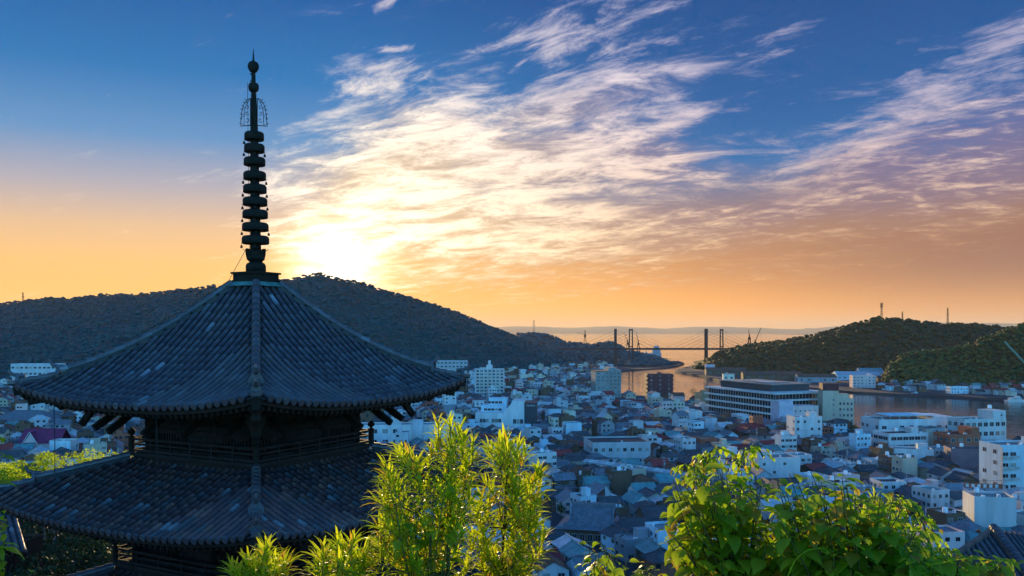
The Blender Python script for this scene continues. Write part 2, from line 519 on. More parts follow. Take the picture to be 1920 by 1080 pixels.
wood_dark = foliage_mat('woodland_leaves_haze_blue', (0.003, 0.044, 0.054, 1), (0.007, 0.076, 0.084, 1), 0.008)  # blue of the distant haze is put into the leaf colour
wood_spur = foliage_mat('spur_woodland_leaves', (0.014, 0.022, 0.006, 1), (0.060, 0.072, 0.014, 1), 0.012)
wood_warm = foliage_mat('island_woodland_leaves', (0.012, 0.016, 0.006, 1), (0.040, 0.044, 0.012, 1), 0.012)
def hill(name, ridge, foot_d, n_tree, mat, rad=(3.0, 6.5), lump=10.0, back=350, drop=5.0, wood='woodland', foot_z=2.0, curve=1.15):
    xs = np.array([r[0] for r in ridge], float); ys = np.array([r[1] for r in ridge], float); ds = np.array([r[2] for r in ridge], float)
    fx = np.array([r[0] for r in foot_d], float); fd = np.array([r[1] for r in foot_d], float)
    def surf(x, t):
        """t 0 at the foot, 1 at the ridge, up to 2 behind it"""
        yr, dr, df = np.interp(x, xs, ys), np.interp(x, xs, ds), np.interp(x, fx, fd)
        zr = CAMZ - (yr-622)*dr/F - drop
        tt = np.minimum(t, 1); tb = np.maximum(t-1, 0)
        d = df + (dr-df)*tt + back*tb
        X = d*(x-960)/F
        z = foot_z + (zr-foot_z)*(tt**curve) - (zr-foot_z)*0.7*tb**1.4
        amp = lump*np.clip(4*tt*(1-tt), 0, 1)
        z = z + amp*(vnoise(X/110, d/110, 3) + 0.5*vnoise(X/45, d/45, 5))
        return np.stack([X, d, z], -1)
    nx = int((xs[-1]-xs[0])/8)+2; nt = 26
    gx, gt = np.meshgrid(np.linspace(xs[0], xs[-1], nx), np.linspace(0, 2, nt), indexing='ij')
    v = surf(gx.ravel(), gt.ravel())
    idx = np.arange(nx*nt).reshape(nx, nt)
    f = np.stack([idx[:-1, :-1], idx[1:, :-1], idx[1:, 1:], idx[:-1, 1:]], -1).reshape(-1, 4)
    tag(obj_np(name, v, f, soil_m if mat.name.startswith('woodland') else warm_soil_m, smooth=True), kind='structure')
    # the trees on it
    a = rng.uniform(xs[0], xs[-1], n_tree); t = rng.uniform(0.01, 1.12, n_tree)
    c = surf(a, t)
    r = rng.uniform(rad[0], rad[1], n_tree)*(0.75+0.5*rng.random(n_tree)**2)
    c[:, 2] += r*0.45
    v, f = blobs(c, r)
    o = obj_np(wood, v, f, mat, smooth=True)
    return tag(o, kind='stuff'), surf
o, left_surf = hill('hill_across_town', [(-420, 600, 1700), (-200, 580, 1700), (0, 566, 1700), (40, 561, 1700), (90, 555, 1680), (130, 556, 1680), (200, 548, 1650), (260, 549, 1650), (330, 540, 1600), (400, 532, 1560), (470, 528, 1520),
     (540, 519, 1500), (575, 511, 1480), (600, 508, 1480), (618, 513, 1480), (640, 519, 1480), (680, 527, 1500), (720, 540, 1500), (760, 551, 1520), (800, 563, 1540), (860, 582, 1560), (900, 600, 1580), (960, 624, 1600),
     (1010, 641, 1640), (1060, 662, 1680), (1100, 680, 1700), (1125, 690, 1700)],
     [(-420, 1000), (0, 1080), (300, 1120), (700, 1200), (900, 1290), (1000, 1420), (1060, 1560), (1125, 1690)], 13000, wood_dark, (2.0, 4.4), 12, wood='hill_woodland')
tag(o, 'dark haze-tinted blue-green woodland covering the big hill under the sun', 'woodland')
o, s2 = hill('headland_hill', [(930, 640, 2150), (965, 624, 2150), (1000, 623, 2150), (1035, 629, 2150), (1050, 636, 2150), (1062, 641, 2120), (1090, 642, 2100), (1105, 647, 2080), (1125, 641, 2060), (1145, 641, 2050), (1163, 647, 2050),
     (1178, 655, 2050), (1205, 662, 2000), (1235, 671, 1980), (1255, 678, 1950), (1278, 682, 1930)],
     [(930, 1750), (1060, 1700), (1165, 1640), (1230, 1690), (1278, 1850)], 1500, wood_dark, (3.5, 7.5), 8, back=250, wood='headland_woodland')
tag(o, 'brown hazy woodland on the low headland left of the bridge', 'woodland')
o, s3 = hill('island_hill', [(1300, 688, 1650), (1330, 668, 1660), (1355, 655, 1660), (1380, 648, 1660), (1420, 641, 1660), (1480, 632, 1620), (1530, 623, 1580), (1580, 608, 1560), (1620, 598, 1540), (1650, 592, 1530), (1680, 593, 1530), (1710, 597, 1530), (1750, 602, 1530),
     (1800, 603, 1550), (1850, 606, 1560), (1900, 612, 1560), (1960, 616, 1560), (2300, 630, 1600)],
     [(1300, 1560), (1360, 1480), (1500, 1350), (1700, 1250), (2300, 1200)], 4600, wood_warm, (2.4, 5.0), 12, wood='island_woodland')
tag(o, 'olive woodland on the long island hill right of the bridge', 'woodland')
o, s4 = hill('island_spur', [(1655, 705, 1080), (1668, 680, 1090), (1690, 662, 1100), (1720, 655, 1110), (1780, 650, 1120), (1820, 640, 1120), (1860, 624, 1120), (1890, 612, 1120), (1930, 600, 1120), (2000, 588, 1120), (2300, 560, 1150)],
     [(1655, 1040), (1700, 1010), (1800, 985), (1920, 965), (2300, 930)], 3600, wood_spur, (1.6, 3.6), 10, wood='spur_woodland', drop=4)
tag(o, 'sunlit green woodland on the near spur at the right edge', 'woodland')
far_m = pmat('far_mountain_forest', (0.05, 0.07, 0.05), 0.95, 0.2, 0.001)
def far_range(name, d, pts, seed):
    xs = np.linspace(pts[0][0], pts[-1][0], 160)
    ys = np.interp(xs, [p[0] for p in pts], [p[1] for p in pts])
    ys = ys + 2.2*vnoise(xs/26, xs*0+seed, seed) + 1.2*vnoise(xs/9, xs*0+seed, seed+1)
    rows = []
    for k, (dd, fz) in enumerate(((-4000, 0), (-1900, 0.45), (0, 1), (1900, 0.5), (4500, 0))):
        z = (CAMZ-(ys-622)*d/F)*fz - (3 if fz == 0 else 0)
        D_ = d+dd+150*vnoise(xs/30, xs*0+k*3.3, seed+7)
        rows.append(np.stack([d*(xs-960)/F, D_, z], -1))
    v = np.stack(rows, 1).reshape(-1, 3); idx = np.arange(len(xs)*5).reshape(len(xs), 5)
    f = np.stack([idx[:-1, :-1], idx[1:, :-1], idx[1:, 1:], idx[:-1, 1:]], -1).reshape(-1, 4)
    tag(obj_np(name, v, f, far_m, smooth=True), kind='structure')
far_range('far_island', 20000, [(700, 632), (950, 628), (1100, 632), (1180, 630), (1300, 634), (1420, 630), (1560, 626), (1800, 630), (2200, 632)], 2)
far_range('distant_mountains', 38000, [(300, 622), (900, 614), (1000, 612), (1080, 615), (1150, 611), (1240, 616), (1330, 612), (1420, 614), (1500, 617), (1560, 613), (1700, 604), (2000, 608), (2400, 616)], 5)

# ------------------------------------------------------------------ hillside under the camera
def slope_z(x, y):
    base = np.interp(y, [-60, -5, 3, 10, 20, 40, 70, 120, 170, 215, 240], [72, 69.0, 66.5, 62, 57.4, 54.5, 46, 27, 11, 3.4, 2.0])
    return base + 0.25*vnoise(x/6, y/6, 4) + np.where(np.asarray(y) > 190, -0.6, 0)
gx, gy = np.meshgrid(np.linspace(-170, 170, 70), np.linspace(-60, 240, 120), indexing='ij')
v = np.stack([gx.ravel(), gy.ravel(), slope_z(gx.ravel(), gy.ravel())], -1)
idx = np.arange(v.shape[0]).reshape(70, 120)
f = np.stack([idx[:-1, :-1], idx[1:, :-1], idx[1:, 1:], idx[:-1, 1:]], -1).reshape(-1, 4)
hillside_m = pmat('hillside_soil', (0.05, 0.045, 0.028), 0.95, 0.4, 0.6, 0.4)
tag(obj_np('hillside', v, f, hillside_m, smooth=True), kind='structure')
# ------------------------------------------------------------------ the pagoda
PD = 25.3
PHI = math.atan(0.3)
PBASE = 57.4
ZO = CAMZ - PBASE                                   # heights below are given relative to the eye
def tile_material(name, ramp, rough=0.42):
    m = bpy.data.materials.new(name); m.use_nodes = True
    t = m.node_tree; b = t.nodes['Principled BSDF']; n = NT(t)
    g = n.node('ShaderNodeNewGeometry'); oi = n.node('ShaderNodeObjectInfo'); tcn = n.node('ShaderNodeTexCoord')
    rf = n.m('FRACT', n.add(g.outputs['Random Per Island'], n.mul(oi.outputs['Random'], 7.31)))
    cc = n.ramp(rf, ramp, 'CONSTANT')
    nz_ = n.noise(g.outputs['Position'], 5.0, 4, 0.7)
    nb = n.noise(g.outputs['Position'], 0.7, 3, 0.6)
    cc = n.mix(n.smooth(nz_, 0.35, 0.75, 0.0, 0.55), cc, (0.035, 0.035, 0.036, 1))
    cc = n.mix(n.smooth(nb, 0.45, 0.75, 0.0, 0.5), cc, (0.085, 0.062, 0.055, 1))
    n.put(b.inputs['Base Color'], cc)
    n.put(b.inputs['Roughness'], n.smooth(nz_, 0.3, 0.7, rough-0.08, rough+0.2))
    b.inputs['Specular IOR Level'].default_value = 0.5
    bp = n.node('ShaderNodeBump'); bp.inputs['Strength'].default_value = 0.25; bp.inputs['Distance'].default_value = 0.01
    n.put(bp.inputs['Height'], n.noise(g.outputs['Position'], 38.0, 3, 0.6))
    t.links.new(bp.outputs[0], b.inputs['Normal'])
    return m
tile_m = tile_material('smoked_clay_tile', [(0.0, (0.080, 0.066, 0.074, 1)), (0.3, (0.092, 0.084, 0.092, 1)), (0.55, (0.070, 0.058, 0.066, 1)), (0.75, (0.104, 0.098, 0.106, 1)),
                                            (0.86, (0.090, 0.066, 0.066, 1)), (0.95, (0.070, 0.056, 0.066, 1)), (0.975, (0.14, 0.15, 0.17, 1)), (0.993, (0.25, 0.27, 0.30, 1))], 0.36)
tile2_m = tile_material('browned_clay_tile', [(0.0, (0.120, 0.060, 0.062, 1)), (0.25, (0.155, 0.078, 0.074, 1)), (0.5, (0.088, 0.056, 0.062, 1)), (0.68, (0.19, 0.092, 0.078, 1)),
                                            (0.82, (0.090, 0.088, 0.098, 1)), (0.93, (0.24, 0.115, 0.09, 1)), (0.97, (0.17, 0.18, 0.20, 1))], 0.38)
pan_m = tile_material('shade_darkened_clay_tile', [(0.0, (0.020, 0.022, 0.027, 1)), (0.4, (0.015, 0.017, 0.021, 1)), (0.75, (0.026, 0.027, 0.031, 1))], 0.55)  # darkened clay: shade between the cover rows is put into the colour
wood_m = pmat('weathered_timber', (0.018, 0.010, 0.006), 0.8, 0.35, 1.5, 0.3, 14)
plank_m = pmat('grey_brown_boards', (0.020, 0.013, 0.011), 0.8, 0.35, 2.0, 0.3, 14)
bronze_m = pmat('aged_bronze', (0.014, 0.012, 0.009), 0.7, 0.35, 3.0, 0.2, 30, metal=0.0, spec=0.15)
wire_m = pmat('dark_cable', (0.02, 0.02, 0.02), 0.7, 0.1, 1.0)

pax = -0.3*PD
pagoda = empty('pagoda', (pax, PD, PBASE), R(-45)+PHI)
tag(pagoda, 'three-storied wooden pagoda with grey tiled roofs and a tall ringed spire', 'pagoda')
bpy.context.view_layer.update()
PM = Matrix.Translation((pax, PD, PBASE)) @ Matrix.Rotation(R(-45)+PHI, 4, 'Z')

# tile meshes -----------------------------------------------------
def half_tube(r0, r1, seg=6, lip=0.012):
    """unit-length half round tile along +y; lower end at y=0"""
    mb = MB()
    prev = None
    for (y, r_) in ((0.0, r0), (1.04, r1)):
        ring = []
        for j in range(seg+1):
            a = math.pi*j/seg
            ring.append((r_*math.cos(a), y, r_*math.sin(a)*1.0))
        if prev:
            for j in range(seg): mb.quad(prev[j+1], prev[j], ring[j], ring[j+1])
        prev = ring
    mb.poly([(r0*math.cos(math.pi*j/seg), 0.0, r0*math.sin(math.pi*j/seg)) for j in range(seg+1)][::-1])
    # weld so that one tile is one island
    return mb
def welded(mb, name, mat, smooth=True):
    me = mb.mesh(name, mat, smooth)
    bm = bmesh.new(); bm.from_mesh(me); bmesh.ops.remove_doubles(bm, verts=bm.verts, dist=1e-4); bm.to_mesh(me); bm.free()
    return me
def mesh_arrays(me):
    v = np.array([p.co[:] for p in me.vertices]); tri = []
    me.calc_loop_triangles()
    for t in me.loop_triangles: tri.append(tuple(t.vertices))
    return v, np.array(tri)
cover_me = welded(half_tube(0.0715, 0.069), 'tile', tile_m, False)
cover2_me = welded(half_tube(0.0715, 0.069), 'browned_tile', tile2_m, False)
CV, CF = mesh_arrays(cover_me)
capend = MB()
capend.lathe([(0.088, 0.0), (0.088, 0.05), (0.075, 0.052)], 12)
for i_, p in enumerate(capend.v): capend.v[i_] = (p[0], -p[2], p[1])
endtile_me = welded(capend, 'round_end_tile', tile_m, False)
ridgecap_me = welded(half_tube(0.120, 0.104, 7), 'ridge_cap_tile', tile_m, False)

def frame_matrix(p, ydir, zdir, sy=1.0):
    y = ydir.normalized(); x = y.cross(zdir).normalized(); z = x.cross(y)
    return Matrix(((x.x, y.x*sy, z.x, p.x), (x.y, y.y*sy, z.y, p.y), (x.z, y.z*sy, z.z, p.z), (0, 0, 0, 1)))

def make_roof(zhip_s, up, a, r_top, spacing, n_single, s_main, s_low, top=False):
    cov, tmat = (cover_me, tile_m) if top else (cover2_me, tile2_m)
    """zhip_s: table of (distance along the hip, height of the tile surface relative to the eye)"""
    root = empty('roof', (0, 0, 0), 0, pagoda)
    ss = [p[0] for p in zhip_s]; zz = [p[1] for p in zhip_s]
    # smooth the table with a small polynomial
    pf = np.poly1d(np.polyfit(ss, zz, 4))
    def Z(x, r_):
        zh = float(pf(r_*math.sqrt(2)))
        k = min(abs(x)/max(r_, 1e-3), 1.0)
        return zh - up*(r_/a)**2.2*(1-k**2.6) + ZO
    def P(k, x, r_, dz=0.0):
        v = Vector((x, -r_, Z(x, r_)+dz))
        return Matrix.Rotation(k*math.pi/2, 3, 'Z') @ v
    nrow = int(2*a/spacing)//2*2
    xs = [(-a + a*2*(i+0.5)/nrow) for i in range(nrow)]
    L = 0.30
    tiles = []; pans = MB(); ends = []
    for k in range(4):
        for x in xs:
            r0 = max(abs(x)+0.04, r_top)
            if a - r0 < 0.12: continue
            nt = max(1, round((a-r0)*1.17/L + random.uniform(-0.45, 0.45)))
            for i in range(nt):
                ra = a + 0.05 - (a+0.05-r0)*i/nt; rb = a + 0.05 - (a+0.05-r0)*(i+1)/nt
                p0, p1 = P(k, x, ra, 0.007), P(k, x, rb, 0.003)
                t_ = p1-p0
                side = Matrix.Rotation(k*math.pi/2, 3, 'Z') @ Vector((1, 0, 0))
                nrm = side.cross(t_)
                nrm = nrm if nrm.z > 0 else -nrm
                jit = random.uniform(-0.006, 0.006)
                tiles.append(frame_matrix(p0+side*jit, t_ + side*random.uniform(-.006, .006), nrm, t_.length))
                if i == 0:
                    ends.append((k, frame_matrix(p0+nrm.normalized()*0.0, t_, nrm, 1.0)))
        # pan tiles between the rows
        for j in range(nrow+1):
            xa = -a + a*2*(j-0.5)/nrow; xb = xa + 2*a/nrow
            xm = (xa+xb)/2
            r0 = max(min(abs(xa), abs(xb))+0.0, r_top)
            if a - r0 < 0.1: continue
            nt = max(1, round((a-r0)*1.17/0.24))
            for i in range(nt):
                ra = a - (a-r0)*i/nt; rb = a - (a-r0)*(i+1)/nt
                A0, A1, A2 = P(k, xa, ra, -0.015), P(k, xm, ra, -0.045), P(k, xb, ra, -0.015)
                B0, B1, B2 = P(k, xa, rb, -0.03), P(k, xm, rb, -0.07), P(k, xb, rb, -0.03)
                lo = Vector((0, 0, -0.03))
                n0 = len(pans.v)
                pans.v += [tuple(q_) for q_ in (A0, A1, A2, B0, B1, B2, A0+lo, A1+lo, A2+lo)]
                for f_ in ((0, 1, 4, 3), (1, 2, 5, 4), (6, 7, 1, 0), (7, 8, 2, 1)):
                    pans.f.append(tuple(n0+q_ for q_ in f_)); pans.m.append(0)
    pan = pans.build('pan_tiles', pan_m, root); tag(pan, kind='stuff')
    # the nearest tiles are single pieces, the others one mass
    camp = PM.inverted() @ Vector((0, 0, CAMZ))
    order = sorted(range(len(tiles)), key=lambda i: (tiles[i].translation-camp).length)
    for i in order[:n_single]:
        o = bpy.data.objects.new('tile', cov); link(o, root); o.matrix_basis = tiles[i]
    rest = [tiles[i] for i in order[n_single:]]
    M = np.array([[list(r_) for r_ in m_] for m_ in rest])
    v = np.einsum('nij,kj->nki', M[:, :3, :3], CV) + M[:, None, :3, 3]
    f = CF[None] + (np.arange(len(rest))*len(CV))[:, None, None]
    tag(obj_np('cover_tiles', v.reshape(-1, 3), f.reshape(-1, 3), tmat, root), kind='stuff')
    for (k, m_) in ends:
        if k in (0, 1):
            o = bpy.data.objects.new('round_end_tile', endtile_me); link(o, root); o.matrix_basis = m_
    # closed underside board and eave fascia
    und = MB(); fas = MB(); fas2 = MB(); raf = MB()
    N = 24
    for k in range(4):
        for i in range(N):
            x0, x1 = -a + 2*a*i/N, -a + 2*a*(i+1)/N
            for (ra, rb, da, db) in ((a-0.02, a-0.9, -0.12, -0.36), (a-0.9, r_top+0.2, -0.36, -0.80)):
                def cl(x, r_): return max(-r_, min(r_, x))
                und.quad(P(k, cl(x0, ra), ra, da), P(k, cl(x0, rb), rb, db), P(k, cl(x1, rb), rb, db), P(k, cl(x1, ra), ra, da))
            ra = a-0.03
            c0, c1 = cl(x0, ra), cl(x1, ra)
            q0, q1 = P(k, c0, ra, -0.035), P(k, c1, ra, -0.035)
            rb = a-0.12; d0, d1 = P(k, cl(x0, rb), rb, -0.035), P(k, cl(x1, rb), rb, -0.035)
            lo = Vector((0, 0, -0.17))
            fas.quad(q0, q1, q1+lo, q0+lo); fas.quad(q1+lo, d1+lo, d0+lo, q0+lo)
            ra = a-0.66; e0, e1 = P(k, cl(x0, ra), ra, -0.30), P(k, cl(x1, ra), ra, -0.30)
            lo2 = Vector((0, 0, -0.20)); fas2.quad(e0, e1, e1+lo2, e0+lo2)
        nr = int(2*a/0.2)
        for i in range(nr):
            x = -a + 2*a*(i+0.5)/nr
            ra = a-0.10
            if abs(x) > ra-0.08: continue
            rb = max(abs(x)+0.05, a-1.5)
            raf.bar(P(k, x, ra, -0.27), P(k, x, rb, -0.46), 0.085, 0.12)
            ra2 = a-0.62; rb2 = max(abs(x)+0.05, r_top+0.5)
            if ra2 > rb2+0.1: raf.bar(P(k, x, ra2, -0.56), P(k, x, rb2, -0.92), 0.09, 0.14)
    und.build('eave_boarding', wood_m, root); fas.build('eave_fascia', wood_m, root); fas2.build('inner_fascia', wood_m, root)
    tag(raf.build('rafters', wood_m, root), kind='stuff')
    # hips: stacked ridges with a round cap, closed by an ornament, and a lower ridge out to the corner
    for k in range(4):
        rot = Matrix.Rotation(k*math.pi/2, 3, 'Z')
        def H(s, dz=0.0):
            r_ = s/math.sqrt(2)
            return rot @ Vector((r_, -r_, float(pf(s))+ZO+dz))
        s_top = r_top*math.sqrt(2) + (0.02 if top else 0.05)
        for (s0, s1, w, h, capw) in ((s_top, s_main, 0.21, 0.15, 1.0), (s_main+0.02, s_low, 0.17, 0.07, 0.82)):
            n_ = max(4, int((s1-s0)/0.2)); rb_ = MB()
            pts = [s0+(s1-s0)*i/n_ for i in range(n_+1)]
            for i in range(n_):
                hh = [h*(1+0.25*max(0, (s-s1+0.5))) for s in pts[i:i+2]]
                for lay in range(3):
                    f0, f1 = lay/3, (lay+1)/3
                    wl = w*(1.12-0.12*lay)
                    A, B = H(pts[i], -0.04+hh[0]*(f0+f1)/2+0.04*(f0+f1)/2), H(pts[i+1], -0.04+hh[1]*(f0+f1)/2+0.04*(f0+f1)/2)
                    rb_.bar(A, B, wl, (h+0.05)/3*0.86)
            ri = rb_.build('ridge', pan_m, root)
            nc = max(3, int((s1-s0)/0.24)); caps = []
            for i in range(nc):
                sa, sb = s1-(s1-s0)*i/nc, s1-(s1-s0)*(i+1)/nc
                A, B = H(sa, h-0.02), H(sb, h-0.035)
                m_ = frame_matrix(A, B-A, Vector((0, 0, 1)), (B-A).length)
                caps.append(m_ @ Matrix.Diagonal((capw, 1, capw, 1)))
            if k in (0, 1, 3):
                for m_ in caps:
                    o = bpy.data.objects.new('ridge_cap_tile', ridgecap_me); link(o, ri); o.matrix_basis = m_
            else:
                cm = MB()
                for m_ in caps:
                    n0 = len(cm.v); cm.v += [tuple(m_ @ q_.co) for q_ in ridgecap_me.vertices]
                    for pl in ridgecap_me.polygons: cm.f.append(tuple(n0+q_ for q_ in pl.vertices)); cm.m.append(0)
                tag(cm.build('ridge_cap_tiles', tile_m, ri), kind='stuff')
            # ornament: shouldered plate with a curled horn
            om = MB()
            c0 = H(s1, 0); outd = (H(s1+0.1)-H(s1)); outd.z = 0; outd.normalize()
            sd = outd.cross(Vector((0, 0, 1)))
            sc_ = 1.0 if h > 0.1 else 0.78
            prof = [(-0.17, -0.06), (0.17, -0.06), (0.19, 0.06), (0.14, 0.16), (0.09, 0.24), (0.0, 0.28), (-0.09, 0.24), (-0.14, 0.16), (-0.19, 0.06)]
            fr = [c0+outd*0.07+sd*u*sc_+Vector((0, 0, v_*sc_)) for u, v_ in prof]
            bk = [c0-outd*0.02+sd*u*sc_+Vector((0, 0, v_*sc_)) for u, v_ in prof]
            om.poly(fr); om.poly(bk[::-1])
            for i in range(len(prof)):
                j = (i+1) % len(prof); om.quad(fr[j], fr[i], bk[i], bk[j])
            # boss on the plate
            om.lathe([(0.07*sc_, -0.04), (0.06*sc_, 0.0), (0.02, 0.03)], 8, c=tuple(c0+outd*0.08+Vector((0, 0, 0.08*sc_))))
            hp = [c0 - outd*0.16 + Vector((0, 0, 0.235*sc_)), c0 + outd*0.05 + Vector((0, 0, 0.25*sc_)), c0 + outd*0.17 + Vector((0, 0, 0.30*sc_)), c0 + outd*0.235 + Vector((0, 0, 0.39*sc_)), c0 + outd*0.25 + Vector((0, 0, 0.47*sc_))]
            om.tube(hp, [0.055, 0.06, 0.052, 0.036, 0.012], 8)
            om.build('ridge_end_ornament', tile_m, root, False)
        # corner tip: last tiles, hip rafter and its nose
        cb = MB()
        sc1 = a*math.sqrt(2)
        cb.bar(H(s_low-0.1, 0.02), H(sc1+0.10, 0.03), 0.20, 0.10)
        cb.build('corner_tile', tile_m, root)
        hr = MB()
        hr.bar(H(sc1-0.05, -0.22), H(sc1-2.4, -0.45), 0.20, 0.26)
        hr.bar(H(sc1-0.40, -0.52), H(sc1-2.9, -0.85), 0.22, 0.28)
        hr.build('hip_rafter', wood_m, root)
    return root, P, pf

A1 = 6.42/math.sqrt(2)
roof1, P1, pf1 = make_roof([(0.6, 1.38), (1.25, .88), (1.8, .46), (2.3, .13), (2.85, -.2), (3.47, -.52), (4.2, -.86), (4.55, -1.0), (5.25, -1.22), (5.6, -1.30), (6.25, -1.40), (6.5, -1.42)],
                       0.42, A1, 0.46, 0.240, 170, 5.25, 6.25, True)
A2 = 7.22/math.sqrt(2)
roof2, P2, pf2 = make_roof([(3.3, -3.60), (4.2, -3.80), (5.0, -3.98), (5.9, -4.16), (6.7, -4.30), (7.3, -4.38)], 0.46, A2, 2.38, 0.240, 130, 5.85, 7.0)
A3 = 7.95/math.sqrt(2)
roof3, P3, pf3 = make_roof([(3.7, -6.72), (4.7, -6.96), (5.6, -7.16), (6.5, -7.36), (7.4, -7.52), (8.1, -7.60)], 0.48, A3, 2.68, 0.245, 0, 6.5, 7.7)

# storeys ----------------------------------------------------------
def storey(zb, zt, half, rb_top, plat, rail=True):
    """body from zb to zt with posts, boards, beams, bracket steps and tail rafters"""
    root = empty('storey', (0, 0, 0), 0, pagoda)
    zb += ZO; zt += ZO
    wall = MB(); wall.box(-half+0.08, half-0.08, -half+0.08, half-0.08, zb, zt); wall.build('wall', wood_m, root)
    for k in range(4):
        rot = Matrix.Rotation(k*math.pi/2, 4, 'Z')
        for j, x in enumerate((-half, -half/3, half/3)):
            c = MB(); c.lathe([(0.13, 0), (0.13, zt-zb)], 12, c=(0, 0, 0)); o = c.build('post', wood_m, root, True)
            o.matrix_basis = rot @ Matrix.Translation((x, -half, zb))
        b_ = MB()
        for z_, h_, pr in ((zb+0.06, 0.14, 0.10), (zb+0.62*(zt-zb), 0.12, 0.09), (zt-0.10, 0.14, 0.10)):
            b_.box(-half+0.14, half-0.14, -half-pr, -half+0.05, z_-h_/2, z_+h_/2, M=rot)
        b_.build('tie_beam', plank_m, root)
        # door in the middle bay, boarded side bays
        d_ = MB()
        for i in range(4):
            x0 = -half/3+0.15 + i*(2*half/3-0.3)/4
            d_.box(x0+0.006, x0+(2*half/3-0.3)/4-0.006, -half+0.0, -half+0.075, zb+0.16, zb+0.54*(zt-zb), M=rot)
        d_.build('door', plank_m, root)
        for sx in (-1, 1):
            w_ = MB()
            for i in range(9):
                x0 = sx*2*half/3 - 0.24*half + i*0.053*half
                w_.box(x0, x0+0.028*half, -half+0.0, -half+0.06, zb+0.2*(zt-zb), zb+0.54*(zt-zb), M=rot)
            w_.build('lattice_window', plank_m, root)
        # bracket steps
        br = MB()
        for (rr, z0, z1) in ((half+0.10, zt-0.02, zt+0.16), (half+0.42, zt+0.20, zt+0.36), (half+0.76, zt+0.40, zt+0.56)):
            br.box(-rr-0.002, rr-0.22, -rr-0.06, -rr+0.10, z0, z1, M=rot)
        for x in (-half, -half/3, half/3, half):
            for i, (rr, z_) in enumerate(((half+0.12, zt-0.04), (half+0.44, zt+0.17), (half+0.78, zt+0.37))):
                br.box(x-0.10, x+0.10, -rr-0.13, -half+0.02, z_-0.02, z_+0.10, M=rot)
                for dx_ in (-0.28, 0, 0.28):
                    br.box(x+dx_-0.085, x+dx_+0.085, -rr-0.085-0.003*i, -rr+0.085, z_+0.10, z_+0.22, M=rot)
        br.build('bracket', wood_m, root)
        # tail rafters
        for x in (-half*1.55, -half*1.28, -half, -half/3, half/3, half, half*1.28, half*1.55):
            o_ = MB(); kk = abs(x)/half
            ra = half + 0.15 if kk <= 1 else abs(x)*0.92
            z1_ = zt-0.32 + max(0, kk-1)*0.24
            rot3 = Matrix.Rotation(k*math.pi/2, 3, 'Z')
            o_.bar(rot3 @ Vector((x, -ra, zt+0.42-0.1*(kk > 1))), rot3 @ Vector((x*1.03, -half-1.30, z1_)), 0.13, 0.17)
            o_.build('tail_rafter', wood_m, root)
    core = MB(); core.box(-half-0.1, half+0.1, -half-0.1, half+0.1, zt-0.3, zt+0.75); core.box(-half-0.5, half+0.5, -half-0.5, half+0.5, zt+0.1, zt+0.75); core.box(-half-0.95, half+0.95, -half-0.95, half+0.95, zt+0.33, zt+0.70); core.build('bracket_core', wood_m, root)
    if rail:
        pl = MB(); pl.box(-plat, plat, -plat, plat, zb-0.10, zb); pl.build('balcony_floor', plank_m, root)
        pl = MB(); pl.box(-plat+0.1, plat-0.1, -plat+0.1, plat-0.1, zb-0.34, zb-0.10); pl.build('balcony_skirt', wood_m, root)
        for k in range(4):
            rot = Matrix.Rotation(k*math.pi/2, 4, 'Z')
            ps = MB(); q_ = plat-0.06
            ps.lathe([(0.085, 0), (0.085, 0.40), (0.10, 0.41), (0.10, 0.45), (0.045, 0.46), (0.045, 0.49), (0.10, 0.53), (0.115, 0.58), (0.09, 0.63), (0.03, 0.67), (0.008, 0.70)], 12)
            o = ps.build('finial_post', wood_m, root, False); o.matrix_basis = rot @ Matrix.Translation((-q_, -q_, zb))
            r_ = MB()
            for z_, w_ in ((0.06, 0.07), (0.24, 0.055), (0.38, 0.07)):
                r_.box(-q_+0.09, q_-0.09, -q_-w_/2, -q_+w_/2, zb+z_-w_/2, zb+z_+w_/2, M=rot)
            r_.build('railing', plank_m, root)
            for x in (-0.66, -0.33, 0, 0.33, 0.66):
                s_ = MB(); s_.box(-0.03, 0.03, -0.025, 0.025, 0, 0.36); o = s_.build('baluster', plank_m, root)
                o.matrix_basis = rot @ Matrix.Translation((x*q_, -q_+0.002, zb))
    return root
storey(-3.42, -2.42, 2.06, 3.0, 2.46)
storey(-6.52, -5.30, 2.30, 3.2, 2.76)
storey(-12.35, -8.45, 2.55, 3.4, 3.2, True)
pl = MB(); pl.box(-3.9, 3.9, -3.9, 3.9, -0.6, 0.16); pl.build('stone_platform', pmat('platform_stone', (0.22, 0.21, 0.19), 0.9, 0.25, 1.2, 0.3), pagoda)

# spire ------------------------------------------------------------
spire = empty('spire', (0, 0, 0), 0, pagoda)
inv = PM.to_3x3().inverted()
ld = inv @ Vector((-0.0125, 0, 0))                  # the mast leans a little to the left
ZS = 1.50 + ZO
def sp(mb, name, smooth=True, parent=None, mat=None):
    return mb.build(name, mat or bronze_m, parent or spire, smooth)
mb = MB()
mb.box(-0.46, 0.46, -0.46, 0.46, ZS-0.10, ZS+0.20); mb.box(-0.51, 0.51, -0.51, 0.51, ZS+0.20, ZS+0.255); mb.box(-0.49, 0.49, -0.49, 0.49, ZS-0.03, ZS+0.02)
sp(mb, 'dew_basin', False)
fl = MB(); 
for k in range(4):
    rot = Matrix.Rotation(k*math.pi/2, 4, 'Z')
    fl.quad(*[tuple(rot @ Vector(p)) for p in ((-0.62, -0.62, ZS-0.16), (0.62, -0.62, ZS-0.16), (0.47, -0.47, ZS-0.02), (-0.47, -0.47, ZS-0.02))])
fl.build('copper_flashing', pmat('green_copper', (0.06, 0.16, 0.15), 0.6, 0.3, 3.0), spire)
def lean(z): return (ld.x*(z-ZS), ld.y*(z-ZS))
